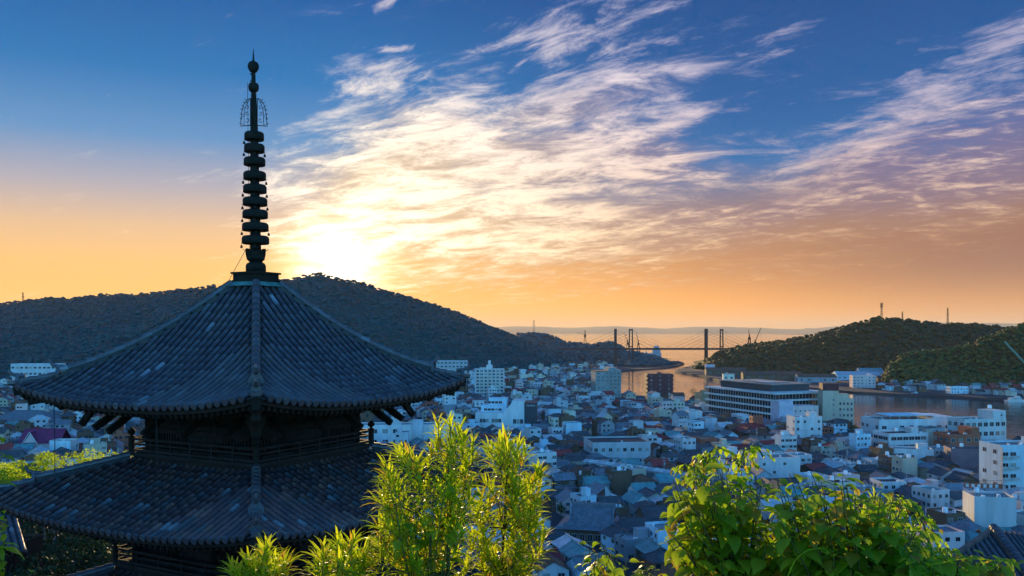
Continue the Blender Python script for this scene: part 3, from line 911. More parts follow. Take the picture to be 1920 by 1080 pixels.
def lathe_at(prof, seg=24):
    mb = MB()
    z0 = prof[0][1]; c = lean(z0)
    mb.lathe([(r_, z) for r_, z in prof], seg, c=(c[0], c[1], 0)); return mb
zy = lambda y: -(y-622)*PD/F + ZO
sp(lathe_at([(0.29, ZS+0.255), (0.29, zy(499)), (0.27, zy(495)), (0.20, zy(492)), (0.1, zy(491))]), 'inverted_bowl')
mb = lathe_at([(0.16, zy(492)), (0.21, zy(490)), (0.23, zy(484)), (0.17, zy(474)), (0.15, zy(466))])
sp(mb, 'lotus_base')
for k in range(8):
    pm_ = MB(); c = lean(zy(480)); an = k*math.pi/4
    d_ = Vector((math.cos(an), math.sin(an), 0)); s_ = Vector((-math.sin(an), math.cos(an), 0))
    pr = [(0.18, 491, 0.05), (0.26, 486, 0.10), (0.27, 478, 0.13), (0.30, 471, 0.11), (0.36, 467.5, 0.05), (0.40, 468.5, 0.012)]
    for (a_, b_) in zip(pr[:-1], pr[1:]):
        for off, flip in ((0, 0), (0.02, 1)):
            q_ = [Vector((c[0], c[1], zy(a_[1]))) + d_*(a_[0]-off) - s_*a_[2], Vector((c[0], c[1], zy(a_[1]))) + d_*(a_[0]-off) + s_*a_[2],
                  Vector((c[0], c[1], zy(b_[1]))) + d_*(b_[0]-off) + s_*b_[2], Vector((c[0], c[1], zy(b_[1]))) + d_*(b_[0]-off) - s_*b_[2]]
            pm_.quad(*(q_ if not flip else q_[::-1]))
    sp(pm_, 'lotus_petal')
mast = MB()
mz = [zy(494), zy(450), zy(400), zy(350), zy(300), zy(240), zy(180), zy(130)]
mr = [0.17, 0.155, 0.145, 0.135, 0.125, 0.11, 0.075, 0.055]
mast.tube([(lean(z)[0], lean(z)[1], z) for z in mz], mr, 16); sp(mast, 'mast')
ring_y = [255.5, 278, 303, 329.5, 354, 378, 401.5, 425.5, 450]
ring_w = [36, 37.5, 39.5, 41.5, 43, 45, 46.5, 48.5, 50]
for y_, w_ in zip(ring_y, ring_w):
    r_ = w_/2*PD/F; c = lean(zy(y_))
    mb = lathe_at([(r_*0.30, zy(y_+6.5)), (r_*0.96, zy(y_+7.6)), (r_, zy(y_+6.6)), (r_, zy(y_-2)), (r_*0.965, zy(y_-5.2)), (r_*0.86, zy(y_-7.2)), (r_*0.6, zy(y_-8.0)), (r_*0.30, zy(y_-8.0))], 28)
    ro = sp(mb, 'spire_ring')
    for k in range(4):
        an = k*math.pi/2 + math.pi/4 + random.uniform(-.1, .1)
        b_ = MB(); cx_, cy_ = c[0]+r_*1.0*math.cos(an), c[1]+r_*1.0*math.sin(an); zt_ = zy(y_+7.4)
        if random.random() < 0.25: continue
        b_.tube([(cx_, cy_, zt_+0.01), (cx_, cy_, zt_-0.06)], 0.006, 5)
        b_.lathe([(0.012, zt_-0.05), (0.030, zt_-0.065), (0.036, zt_-0.12), (0.044, zt_-0.13)], 8, c=(cx_, cy_, 0))
        sp(b_, 'wind_bell', True, ro)
# openwork flames
def ribbon(mb, pts, w, pl):
    """flat scroll of width w in the plane given by the direction pl"""
    mb.tube(pts, w, 5)
for k in range(4):
    an = k*math.pi/2 + math.pi/4 - 0.25
    d_ = Vector((math.cos(an), math.sin(an), 0)); c = lean(zy(210)); fm = MB()
    def fp(u, y_): return Vector((c[0], c[1], zy(y_))) + d_*u
    u0 = 0.10
    outline = [fp(u0+0.0, 184), fp(0.20, 187), fp(0.29, 195), fp(0.345, 206), fp(0.37, 219), fp(0.385, 234)]
    inner = [fp(u0+0.04, 187), fp(0.20, 193), fp(0.26, 203), fp(0.285, 216), fp(0.29, 234)]
    fm.tube(outline, 0.011, 5); fm.tube(inner, 0.010, 5); fm.tube([fp(u0, 235), fp(0.40, 236.5)], 0.014, 5); fm.tube([fp(u0, 184), fp(u0, 236)], 0.014, 5)
    for i in range(9):                                # flame tongues round the edge
        t_ = i/8.0; seg = t_*(len(outline)-1.001); j = int(seg); fr = seg-j
        p = outline[j].lerp(outline[j+1], fr)
        q1 = p + d_*0.03 + Vector((0, 0, 0.05)); q2 = p + d_*0.055 + Vector((0, 0, 0.045 + 0.02*(1-t_)))
        if i > 1: fm.tube([p, q1, q2], [0.009, 0.008, 0.004], 4)
        a_ = inner[min(int(t_*(len(inner)-1)), len(inner)-1)]
        fm.tube([p, p.lerp(a_, 0.5)+Vector((0, 0, 0.02)), a_], 0.006, 4)
    for (uc, yc, rr, sg) in ((0.185, 200, 0.055, 1), (0.20, 212, 0.062, -1), (0.195, 225, 0.07, 1)):
        pts_ = []
        for i in range(15):
            th = sg*(i/14.0)*5.2 + (0.4 if sg > 0 else 2.6); rad_ = rr*(0.25+0.75*i/14.0)
            pts_.append(fp(uc, yc) + d_*(rad_*math.cos(th)) + Vector((0, 0, rad_*math.sin(th)*1.1)))
        fm.tube(pts_, 0.009, 5)
    sp(fm, 'flame_ornament')
sp(lathe_at([(0.06, zy(174)), (0.125, zy(171)), (0.152, zy(166)), (0.15, zy(160)), (0.12, zy(156.5)), (0.06, zy(155))]), 'dragon_wheel')
sp(lathe_at([(0.055, zy(137)), (0.11, zy(134)), (0.16, zy(128)), (0.165, zy(123)), (0.13, zy(117.5)), (0.06, zy(115)), (0.03, zy(114)), (0.022, zy(105)), (0.008, zy(92))]), 'jewel')
for y_ in (152, 139):
    mb = MB(); c = lean(zy(y_)); dd = inv @ Vector((1, 0, 0))
    mb.bar((c[0]-dd.x*0.10, c[1]-dd.y*0.10, zy(y_)), (c[0]+dd.x*0.05, c[1]+dd.y*0.05, zy(y_)-0.01), 0.03); sp(mb, 'clamp', False)
# lightning cable down the mast and along the hip
cb = MB(); dd = inv @ Vector((1, 0, 0)); dn = inv @ Vector((0, -1, 0))
pt = []
for y_ in (155, 240, 330, 420, 468):
    c = lean(zy(y_)); pt.append(Vector((c[0], c[1], zy(y_))) + dd*(-0.17) + dn*0.03)
lc = inv @ Vector((-math.cos(PHI), -math.sin(PHI), 0))
pt.append(Vector((0, 0, zy(470))) + dd*(-0.30) + dn*0.05)
pt.append(Vector((lc.x*0.75, lc.y*0.75, 1.50+ZO)) + dn*0.05)
for s_ in (2.0, 3.5, 5.0): pt.append(Vector((lc.x*s_, lc.y*s_, float(pf1(s_))+ZO+0.30)))
cb.tube(pt, 0.008, 5); cb.build('lightning_cable', wire_m, spire)
# chains that hang from the eaves
for (kx, xx, ln) in ((0, 1.1, 1.55), (0, -2.9, 2.0)):
    p = P1(kx, xx, A1-0.12, -0.15); ch = MB()
    ch.tube([p, p+Vector((0.02, 0.02, -ln*0.5)), p+Vector((0.0, 0.03, -ln))], 0.012, 5); ch.build('hanging_cable', wire_m, pagoda)
# ------------------------------------------------------------------ the town
GZ = 2.2
wallc = {
 'white': pmat('white_wall', (0.52, 0.515, 0.51), 0.8, 0.13, 0.3, streak=True, rnd=0.12),
 'cream': pmat('cream_wall', (0.58, 0.53, 0.42), 0.85, 0.13, 0.3, streak=True, rnd=0.12),
 'pale grey': pmat('pale_grey_wall', (0.42, 0.44, 0.46), 0.85, 0.13, 0.3, streak=True, rnd=0.15),
 'grey': pmat('grey_wall', (0.25, 0.26, 0.28), 0.85, 0.13, 0.3, streak=True, rnd=0.15),
 'pale blue': pmat('pale_blue_wall', (0.42, 0.55, 0.62), 0.85, 0.13, 0.3, streak=True, rnd=0.12),
 'beige': pmat('beige_wall', (0.42, 0.36, 0.28), 0.85, 0.13, 0.3, streak=True, rnd=0.15),
 'brown': pmat('brown_board_wall', (0.12, 0.075, 0.05), 0.85, 0.13, 0.3, streak=True, rnd=0.2),
 'red brick': pmat('red_brick_wall', (0.30, 0.09, 0.055), 0.85, 0.13, 0.3, streak=True, rnd=0.1),
 'dark maroon': pmat('dark_maroon_wall', (0.085, 0.03, 0.035), 0.8, 0.13, 0.3),
 'purple-brown': pmat('purple_brown_wall', (0.16, 0.11, 0.13), 0.85, 0.13, 0.3),
 'pink': pmat('pale_pink_wall', (0.60, 0.44, 0.42), 0.85, 0.13, 0.3, streak=True, rnd=0.1),
 'grey-green': pmat('grey_green_wall', (0.17, 0.23, 0.23), 0.85, 0.13, 0.3),
 'olive': pmat('olive_wall', (0.24, 0.23, 0.14), 0.85, 0.13, 0.3),
 'lilac': pmat('lilac_grey_wall', (0.44, 0.42, 0.50), 0.85, 0.13, 0.3),
 'dark': pmat('dark_panel_wall', (0.03, 0.045, 0.055), 0.6, 0.13, 0.3),
}
roofc = {
 'dark grey tiled': pmat('dark_tile_roof', (0.055, 0.061, 0.070), 0.6, 0.3, 0.7, 0.5, 3.0, rnd=0.25),
 'blue-grey tiled': pmat('blue_grey_tile_roof', (0.12, 0.14, 0.165), 0.55, 0.25, 0.7, 0.5, 3.0, rnd=0.2),
 'red metal': pmat('red_metal_roof', (0.22, 0.03, 0.03), 0.55, 0.25, 0.5, rnd=0.25),
 'brown': pmat('brown_roof', (0.13, 0.06, 0.04), 0.7, 0.3, 0.5, rnd=0.2),
 'teal metal': pmat('teal_metal_roof', (0.07, 0.20, 0.21), 0.5, 0.25, 0.5, rnd=0.2),
 'silver metal': pmat('silver_metal_roof', (0.45, 0.47, 0.49), 0.38, 0.15, 0.5, metal=0.3, rnd=0.15),
 'maroon': pmat('maroon_roof', (0.16, 0.02, 0.07), 0.6, 0.25, 0.5),
 'grey concrete': pmat('concrete_roof', (0.17, 0.175, 0.18), 0.9, 0.25, 0.3, rnd=0.2),
 'dark flat': pmat('dark_flat_roof', (0.045, 0.042, 0.05), 0.9, 0.25, 0.3, rnd=0.2),
}
glass_m = pmat('window_glass', (0.02, 0.03, 0.04), 0.12, 0.2, 0.5, spec=0.6)
_n = NT(glass_m.node_tree); _oi = _n.node('ShaderNodeObjectInfo'); _b = glass_m.node_tree.nodes['Principled BSDF']
_n.put(_b.inputs['Base Color'], _n.ramp(_oi.outputs['Random'], [(0.0, (0.015, 0.022, 0.03, 1)), (0.45, (0.03, 0.035, 0.04, 1)), (0.65, (0.16, 0.15, 0.13, 1)), (0.78, (0.02, 0.03, 0.035, 1)), (0.90, (0.30, 0.29, 0.26, 1))], 'CONSTANT'))
frame_m = pmat('window_frame', (0.35, 0.36, 0.37), 0.6, 0.1, 1.0)
concrete_m = pmat('pale_concrete', (0.5, 0.5, 0.49), 0.85, 0.15, 0.3)
tank_m = pmat('tank_plastic', (0.75, 0.78, 0.80), 0.5, 0.05, 0.5)
steel_m = pmat('painted_steel', (0.30, 0.32, 0.33), 0.5, 0.2, 0.5)
# shared piece meshes: fronts face -y, origin at the lower middle, 1 x 1
def win_mesh():
    m = MB(); t = 0.07
    m.box(-0.5, -0.5+t, -0.06, 0.03, 0, 1, 0); m.box(0.5-t, 0.5, -0.06, 0.03, 0, 1, 0)
    m.box(-0.5+t, 0.5-t, -0.06, 0.03, 0, t, 0); m.box(-0.5+t, 0.5-t, -0.06, 0.03, 1-t, 1, 0); m.box(-0.025, 0.025, -0.05, 0.03, t, 1-t, 0)
    m.quad((-0.5+t, -0.02, t), (0.5-t, -0.02, t), (0.5-t, -0.02, 1-t), (-0.5+t, -0.02, 1-t), 1)
    return m.mesh('window', [frame_m, glass_m])
WIN = win_mesh()
def ac_mesh():
    m = MB(); m.box(-0.45, 0.45, -0.2, 0.2, 0.08, 0.75); m.box(-0.4, -0.3, -0.18, 0.18, 0, 0.08); m.box(0.3, 0.4, -0.18, 0.18, 0, 0.08)
    m.lathe([(0.28, 0.0), (0.26, 0.02)], 10, 1, c=(0, 0, 0))
    for i in range(len(m.v)-20, len(m.v)): x, y, z = m.v[i]; m.v[i] = (x, -0.202-z, 0.42+y)
    return m.mesh('air_conditioner', [tank_m, steel_m])
ACM = ac_mesh()
def tank_mesh():
    m = MB()
    for sx in (-0.7, 0.7):
        for sy in (-0.7, 0.7): m.box(sx-0.08, sx+0.08, sy-0.08, sy+0.08, 0, 0.8, 1)
    m.lathe([(1.0, 0.8), (1.05, 0.9), (1.05, 2.5), (0.95, 2.65), (0.4, 2.85), (0.1, 2.9)], 12, 0)
    return m.mesh('water_tank', [tank_m, steel_m])
TANK = tank_mesh()
def piece(name, me, parent, x, y, z, sx=1, sy=1, sz=1, face=0):
    """face 0: front (-y), 1: right (+x), 2: back, 3: left (-x)"""
    o = bpy.data.objects.new(name, me)
    o.parent = parent; o.location = (x, y, z); o.scale = (sx, sy, sz); o.rotation_euler = (0, 0, face*math.pi/2)
    COL.objects.link(o)
    return o
def windows(parent, w, l, z, h, cols, faces, ww, wh, jitter=0.0, skip=0.0, proud=0.0):
    """a row of windows on the given faces; w along x, l along y"""
    for f in faces:
        span = w if f in (0, 2) else l
        nc = cols if f in (0, 2) else max(1, int(round(cols*l/w)))
        for i in range(nc):
            if random.random() < skip: continue
            u = -span/2 + span*(i+0.5)/nc + random.uniform(-jitter, jitter)
            hw = min(ww, span/nc*0.92)
            p = {0: (u, -l/2-proud), 1: (w/2+proud, u), 2: (-u, l/2+proud), 3: (-w/2-proud, -u)}[f]
            piece('window', WIN, parent, p[0], p[1], z + h*0.30, hw, 1.0, wh, f)
def parapet(mb, w, l, z0, z1, t=0.25, mi=0):
    mb.box(-w/2, w/2, -l/2, -l/2+t, z0, z1, mi); mb.box(-w/2, w/2, l/2-t, l/2, z0, z1, mi)
    mb.box(-w/2, -w/2+t, -l/2+t, l/2-t, z0, z1, mi); mb.box(w/2-t, w/2, -l/2+t, l/2-t, z0, z1, mi)
FOOT = []                                            # occupied ground: (x, y, radius)
LAND = []                                            # landmarks for the labels
def hero(name, label, cat, x0, x1, yt, yb, depth, rot=0.0, z0=GZ, short=None, occupy=True, wfix=None):
    """base empty for a building whose front spans x0..x1 and whose height spans yt..yb in the photograph"""
    d = (CAMZ-z0)*F/(yb-622)
    w = (x1-x0)*d/F/max(0.35, math.cos(R(rot)) if not wfix else 1.0)
    if wfix: w = wfix
    h = (yb-yt)*d/F
    c = Vector((d*((x0+x1)/2-960)/F, d + depth/2, z0))
    o = empty(name, c, R(rot))
    tag(o, label, cat)
    if occupy: FOOT.append((c.x, c.y, 0.5*math.hypot(w, depth)*0.82))
    if short: LAND.append((short, (x0+x1)/2, yb, c.x, c.y))
    return o, w, depth, h
def flat_block(o, w, l, h, wall, floors, cols, roof='grey concrete', ww=1.6, wh=1.3, faces=(0, 1, 3), tank=True, pent=True, skip=0.08, band=False):
    m = MB(); m.box(-w/2, w/2, -l/2, l/2, -0.8, h-0.9); parapet(m, w, l, h-0.9, h)
    m.build('wall', wallc[wall], o)
    m = MB(); m.box(-w/2+0.25, w/2-0.25, -l/2+0.25, l/2-0.25, h-0.899, h-0.72); ro = m.build('roof', roofc[roof], o)
    fh = (h-0.9)/floors
    for k in range(floors):
        if band:
            for f in faces:
                span = (w if f in (0, 2) else l)*0.9
                p = {0: (0, -l/2), 1: (w/2, 0), 2: (0, l/2), 3: (-w/2, 0)}[f]
                npn = max(2, int(span/3.2))
                for i in range(npn):
                    u = -span/2 + span*(i+0.5)/npn
                    q_ = {0: (u, -l/2), 1: (w/2, u), 2: (-u, l/2), 3: (-w/2, -u)}[f]
                    piece('window', WIN, o, q_[0], q_[1], k*fh+fh*0.32, span/npn*0.97, 1, fh*0.46, f)
        else:
            windows(o, w, l, k*fh, fh, cols, faces, ww, min(wh, fh*0.55), 0.2, skip)
    if pent:
        pw, pl_ = min(4.5, w*0.35), min(5, l*0.4); sx = random.choice((-1, 1))*(w/2-pw/2-0.8)*0.8
        m = MB(); m.box(sx-pw/2, sx+pw/2, -pl_/2, pl_/2, h-0.72, h+2.0); m.box(sx-pw/2-0.15, sx+pw/2+0.15, -pl_/2-0.15, pl_/2+0.15, h+2.0, h+2.18)
        m.build('stair_house', wallc[wall], o)
    if tank: piece('water_tank', TANK, o, random.uniform(-0.25, 0.25)*w, random.uniform(0.1, 0.3)*l, h-0.72, 0.8, 0.8, 0.8)
    for i in range(random.randint(1, 3)):
        piece('air_conditioner', ACM, o, random.uniform(-0.4, 0.4)*w, -l*0.3+i*1.3, h-0.72, 1.2, 1.2, 1.2, random.randint(0, 3))
    return ro
def gable(mb, w, l, z, rise, over, th=0.18, mi=0, along='y'):
    """two-pitch roof; ridge along the given axis"""
    if along == 'y':
        a_, b_ = w/2+over, l/2+over*0.7
        P_ = lambda u, v_, z_: (u, v_, z_)
    else:
        a_, b_ = l/2+over, w/2+over*0.7
        P_ = lambda u, v_, z_: (v_, u, z_)
    e = z - rise*over/(a_-over)
    for s in (-1, 1):
        A, B, C_, D_ = P_(s*a_, -b_, e), P_(s*a_, b_, e), P_(0, b_, z+rise), P_(0, -b_, z+rise)
        up_ = lambda p: (p[0], p[1], p[2]+th)
        mb.quad(A, B, C_, D_, mi); mb.quad(up_(A), up_(B), up_(C_), up_(D_), mi)
        for p, r_ in ((A, B), (B, C_), (D_, A)): mb.quad(p, r_, up_(r_), up_(p), mi)
    # ridge
    if along == 'y': mb.box(-0.22, 0.22, -b_-0.05, b_+0.05, z+rise+0.05, z+rise+th+0.28, mi)
    else: mb.box(-b_-0.05, b_+0.05, -0.22, 0.22, z+rise+0.05, z+rise+th+0.28, mi)
def hip_roof(mb, w, l, z, rise, over, mi=0):
    a_, b_ = w/2+over, l/2+over
    k = min(a_, b_)
    e = z-0.25
    c = [(-a_, -b_, e), (a_, -b_, e), (a_, b_, e), (-a_, b_, e)]
    if w >= l: r0, r1 = (-(a_-k)-0.01, 0, z+rise), ((a_-k)+0.01, 0, z+rise)
    else: r0, r1 = (0, -(b_-k)-0.01, z+rise), (0, (b_-k)+0.01, z+rise)
    if w >= l:
        mb.quad(c[0], c[1], r1, r0, mi); mb.poly([c[1], c[2], r1], mi); mb.quad(c[2], c[3], r0, r1, mi); mb.poly([c[3], c[0], r0], mi)
    else:
        mb.poly([c[0], c[1], r0], mi); mb.quad(c[1], c[2], r1, r0, mi); mb.poly([c[2], c[3], r1], mi); mb.quad(c[3], c[0], r0, r1, mi)
    lo = lambda p: (p[0], p[1], p[2]-0.16)
    for i in range(4): mb.quad(c[i], lo(c[i]), lo(c[(i+1) % 4]), c[(i+1) % 4], mi)
    mb.quad(*[lo(p) for p in c], mi)
    mb.bar((r0[0], r0[1], r0[2]+0.1), (r1[0], r1[1], r1[2]+0.1), 0.4, 0.3, mi)
    for i, p in enumerate(c):
        r_ = (r0 if p[0] < 0 else r1) if w >= l else (r0 if p[1] < 0 else r1)
        mb.bar((p[0], p[1], p[2]+0.06), (r_[0], r_[1], r_[2]+0.06), 0.3, 0.22, mi)

# ---- buildings one can single out in the photograph ----
o, w, l, h = hero('apartment_block', 'tall white nine-storey apartment block with balconies below the hill', 'building', 890, 945, 693, 749, 13, 4, short='the apartment tower')
m = MB(); m.box(-w/2, w/2, -l/2+1.4, l/2, -0.8, h); m.box(-w/2, -w/2+0.9, -l/2, -l/2+1.399, -0.8, h); m.box(w/2-0.9, w/2, -l/2, -l/2+1.399, -0.8, h); m.build('wall', wallc['white'], o)
fh = h/9
for k in range(9):
    m = MB(); m.box(-w/2+0.9, w/2-0.9, -l/2+0.02, -l/2+1.399, k*fh-0.1, k*fh+0.12); m.box(-w/2+0.9, w/2-0.9, -l/2+0.02, -l/2+0.2, k*fh+0.12, k*fh+1.15); m.build('balcony', wallc['white'], o)
    for i in range(7):
        piece('window', WIN, o, -w/2+2.6+i*(w-5.2)/6, -l/2+1.4, k*fh+0.35, 2.6, 1, fh*0.72, 0)
for i in range(4):
    m = MB(); m.box(-0.12, 0.12, -l/2-0.02, -l/2+1.39, 0, h); x = -w/2+0.9+(w-1.8)*(i+1)/5; m2 = m.build('partition', wallc['white'], o); m2.location.x = x
m = MB(); m.box(-3, 3, -2, 4, h, h+4.5); m.box(-1.2, 1.2, -1, 2, h+4.5, h+9); m.build('lift_tower', wallc['white'], o)
m = MB(); parapet(m, w+0.4, l, h, h+0.7); m.build('parapet', wallc['white'], o)

# city hall: slabs with recessed glass, set-back dark top storey
nc = W(1452, 804, 597)
cho = empty('city_hall', (nc.x, nc.y, GZ), R(22)); tag(cho, 'big glass office hall with white floor slabs and a dark set-back top storey', 'building')
LAND.append(('the glass hall', 1440, 800, nc.x+10, nc.y+35)); 
for t in (0.15, 0.5, 0.85):
    for s in (0.2, 0.6): 
        pp = Matrix.Rotation(R(22), 2) @ Vector((52*s, 78*t)); FOOT.append((nc.x+pp.x, nc.y+pp.y, 19))
LX, LY = 47.0, 80.0                                  # local: x to the right, y away
for k, z in enumerate((4.6, 9.4, 14.2, 19.0, 23.8)):
    m = MB(); m.box(-1.4, LX+1.4, -1.4, LY+1.4, z, z+1.15); m.build('floor_slab', concrete_m if k < 0 else wallc['white'], cho)
    m = MB(); m.box(0.6, LX-0.6, 0.6, LY-0.6, z-3.65 if k else -0.5, z); m.build('glazing', glass_m, cho)
    for i in range(26):
        mm = MB(); mm.box(-0.09, 0.09, -0.2, 0.2, z-3.64, z-0.01); ob = mm.build('mullion', steel_m, cho); ob.location = (0.55, 1.5+i*(LY-3)/25, 0)
    for i in range(16):
        mm = MB(); mm.box(-0.09, 0.09, -0.2, 0.2, z-3.64, z-0.01); ob = mm.build('mullion', steel_m, cho); ob.location = (1.5+i*(LX-3)/15, 0.55, 0)
m = MB(); m.box(7, LX-6, 12, LY-8, 24.96, 29.6); m.build('top_storey', wallc['dark'], cho)
m = MB(); m.box(6, LX-5, 11, LY-7, 29.6, 30.2); m.box(14, LX-14, 22, LY-25, 30.2, 30.7); m.build('top_roof', roofc['grey concrete'], cho)
m = MB(); m.box(11, 20, 24, 40, 30.7, 31.0); m.build('skylight', roofc['silver metal'], cho)

# grey tower with dark head
o, w, l, h = hero('office_tower', 'slim beige tower with a dark maroon head and lower wing by the water', 'building', 1546, 1603, 719, 806, 14, -6, short='the slim tower')
m = MB(); m.box(-w/2, -w/2+w*0.5, -l/2, l/2, -0.8, h-5); m.box(-w/2+w*0.5, w/2, -l/2+1.5, l/2-1, -0.8, h-10.5); m.box(-w/2+w*0.5, w/2-3, -l/2+3, l/2-4, h-10.5, h-7.4); m.build('wall', wallc['beige'], o)
m = MB(); m.box(-w/2-0.15, -w/2+w*0.5+0.1, -l/2-0.15, l/2-4, h-5, h); m.build('head', wallc['dark maroon'], o)
for k in range(5):
    for i in range(4): piece('window', WIN, o, 1.5+i*(w/2-2)/3.4, -l/2+1.5, 1+k*4.0, 1.3, 1, 2.0, 0)
for k in range(6): piece('window', WIN, o, -w/4+1.8, -l/2, 3+k*3.4, 0.9, 1, 1.3, 0)
m = MB(); m.tube([(-w/4, 0, h), (-w/4, 0, h+5)], 0.08, 5); m.build('aerial', steel_m, o)

o, w, l, h = hero('white_office', 'white four-storey block with small dark windows before the glass hall', 'building', 1488, 1541, 781, 838, 12, 5, short='the white office')
flat_block(o, w, l, h, 'white', 4, 4, ww=1.5, wh=1.7, tank=False, skip=0.2)
o, w, l, h = hero('waterside_block', 'dark maroon block standing alone against the bright channel', 'building', 1214, 1262, 701, 748, 18, 0, short='the maroon block')
m = MB(); m.box(-w/2, w/2, -l/2, l/2, -0.8, h); m.build('wall', wallc['dark maroon'], o)
for k in range(6):
    m = MB(); m.box(-w/2-1.3, -w/2, -l/2, l/2, k*h/6+1.5, k*h/6+2.6); m.box(w/2, w/2+1.3, -l/2, l/2, k*h/6+1.5, k*h/6+2.6); m.build('balcony', wallc['dark maroon'], o)
    for i in range(3): piece('window', WIN, o, -w/2+4+i*(w-8)/2, -l/2, k*h/6+1.2, 1.6, 1, 1.5, 0)
m = MB(); m.box(-2.5, 2.5, -2.5, 2.5, h, h+1.2); m.build('stair_house', wallc['dark maroon'], o)
o, w, l, h = hero('grey_block', 'grey-green eight-storey block with stepped top at the water edge', 'building', 1114, 1164, 689, 751, 20, 8, short='the grey-green block')
m = MB(); m.box(-w/2, 0, -l/2, l/2, -0.8, h-4); m.box(0, w/2-5, -l/2+1, l/2, -0.8, h); m.box(w/2-5, w/2, -l/2+3, l/2, -0.8, h-2.5); m.build('wall', wallc['grey-green'], o)
for k in range(8): windows(o, w*0.92, l, k*(h-4)/8, (h-4)/8, 6, (0,), 1.8, 1.5, 0, 0.1)
m = MB(); m.box(-w/2-0.3, 0.01, -l/2-0.3, l/2+0.3, h-4, h-3.4); m.build('roof', roofc['dark flat'], o)

# white building with dark sign tower and slanted stair
o, w, l, h = hero('commercial_building', 'white building with long windows beside a dark sign tower', 'building', 893, 985, 766, 816, 22, -4, short='the sign tower')
m = MB(); m.box(-w/2, w/2-8, -l/2, l/2, -0.8, h-3); m.box(w/2-8, w/2, -l/2, l/2, -0.8, h+5); m.build('wall', wallc['white'], o)
m = MB(); m.poly([(w/2-14, -l/2-0.02, h-3), (w/2-8, -l/2-0.02, h-3), (w/2-8, -l/2-0.02, h+4)]); m.poly([(w/2-14, -l/2+1.5, h-3), (w/2-8, -l/2+1.5, h+4), (w/2-8, -l/2+1.5, h-3)]); m.quad((w/2-14, -l/2-0.02, h-3), (w/2-8, -l/2-0.02, h+4), (w/2-8, -l/2+1.5, h+4), (w/2-14, -l/2+1.5, h-3)); m.build('slanted_wall', wallc['white'], o)
for k in range(2):
    for (x, ww) in ((-w/2+6, 6), (-w/2+14, 6.5)): 
        for i in range(3): piece('window', WIN, o, x+(i-1)*ww/3, -l/2, 2.0+k*6.2, ww/3*0.97, 1, 2.6, 0)
    for i in range(3): piece('window', WIN, o, w/2-4+(i-1)*2.3, -l/2, 1.5+k*6, 2.2, 1, 3.2, 0)
m = MB(); m.box(w/2+0.05, w/2+8, -l/2+0.5, l/2-4, -0.8, h+4); m.build('sign_tower', wallc['dark'], o)
m = MB()
for i in range(6): m.box(w/2+1.4+i*1.0, w/2+2.0+i*1.0, -l/2+0.44, -l/2+0.499, h+1.6, h+2.4)
m.build('sign_letters', frame_m, o)
m = MB(); m.box(-w/2+3, w/2-12, -l/2+8, l/2-1, h-3, h+1.5); m.box(-w/2+8, w/2-12, -l/2+10, l/2-1, h+1.5, h+6); m.build('upper_storey', wallc['pale blue'], o)
for k in range(2):
    for i in range(5): piece('window', WIN, o, -w/2+6+i*(w-20)/5, -l/2+8 if k == 0 else -l/2+10, h-2.2+k*4.6, 2.2, 1, 1.6, 0)

o, w, l, h = hero('old_warehouse', 'olive concrete block with tiny windows left of the glass hall', 'building', 1312, 1363, 737, 772, 16, 10, short='the olive block')
flat_block(o, w, l, h, 'olive', 3, 5, 'dark flat', ww=1.2, wh=1.4, tank=False, skip=0.3)
o, w, l, h = hero('waterfront_garage', 'long white waterfront building with pale blue roof frames', 'building', 1642, 1786, 786, 832, 22, 6, short='the waterfront building')
flat_block(o, w, l, h, 'white', 2, 8, 'teal metal', ww=3.0, wh=2.0, tank=False, pent=False, skip=0.4)
for i in range(7):
    m = MB(); z = h-0.7
    x0 = -w/2+2+i*(w-12)/6
    m.box(x0-0.12, x0+0.12, -l/2+1, -l/2+1.2, z, z+2.4); m.box(x0-0.12, x0+0.12, l/2-2, l/2-1.8, z, z+2.4); m.box(x0-0.15, x0+0.15, -l/2+1, l/2-1.8, z+2.4, z+2.7); m.build('roof_frame', wallc['pale blue'], o)
m = MB(); m.box(-w/2+8, w/2-12, -l/2+2, l/2-3, h+2.01, h+2.25); m.build('canopy', wallc['pale blue'], o)
m = MB(); m.box(w/2-12, w/2, -l/2+0.1, l/2, h-0.7, h+1.5); m.build('stair_house', wallc['white'], o)
o, w, l, h = hero('harbour_office', 'white harbour building with two rows of dark square windows and a roof block', 'building', 1798, 1888, 785, 840, 14, 14, short='the harbour building')
flat_block(o, w, l, h, 'white', 3, 7, ww=3.0, wh=2.6, tank=False, pent=False, skip=0.0)
m = MB(); m.box(w/2-9, w/2, -l/2+0.3, l/2-2, h-0.7, h+4.5); m.build('stair_house', wallc['white'], o)
piece('water_tank', TANK, o, w/2-5, 0, h+4.5, 1.1, 1.1, 1.0); piece('window', WIN, o, w/2-3, -l/2+0.3, h+1, 1.2, 1, 1.4, 0)
o, w, l, h = hero('brick_building', 'red brick three-storey building with open top loggia', 'building', 1774, 1838, 814, 866, 13, 8, short='the red brick building')
flat_block(o, w, l, h, 'red brick', 3, 4, 'dark flat', ww=2.2, wh=1.9, tank=False)
m = MB(); m.box(w/2-4.5, w/2, -l/2+1, l/2-1, h-0.7, h+3.2); m.build('roof_room', wallc['red brick'], o)
o, w, l, h = hero('brown_building', 'purple-brown blank-walled block carrying a white water tank', 'building', 1792, 1864, 842, 893, 12, -12, short='the purple-brown block')
flat_block(o, w, l, h, 'purple-brown', 3, 3, 'dark flat', ww=1.6, faces=(1, 3), pent=False)
o, w, l, h = hero('balcony_flats', 'pale flats with stacked dark balconies at the right edge', 'building', 1872, 1975, 834, 940, 14, 4, short='the balcony flats')
flat_block(o, w, l, h, 'pale blue', 5, 3, ww=2.4, wh=1.8, faces=(1, 3), tank=False)
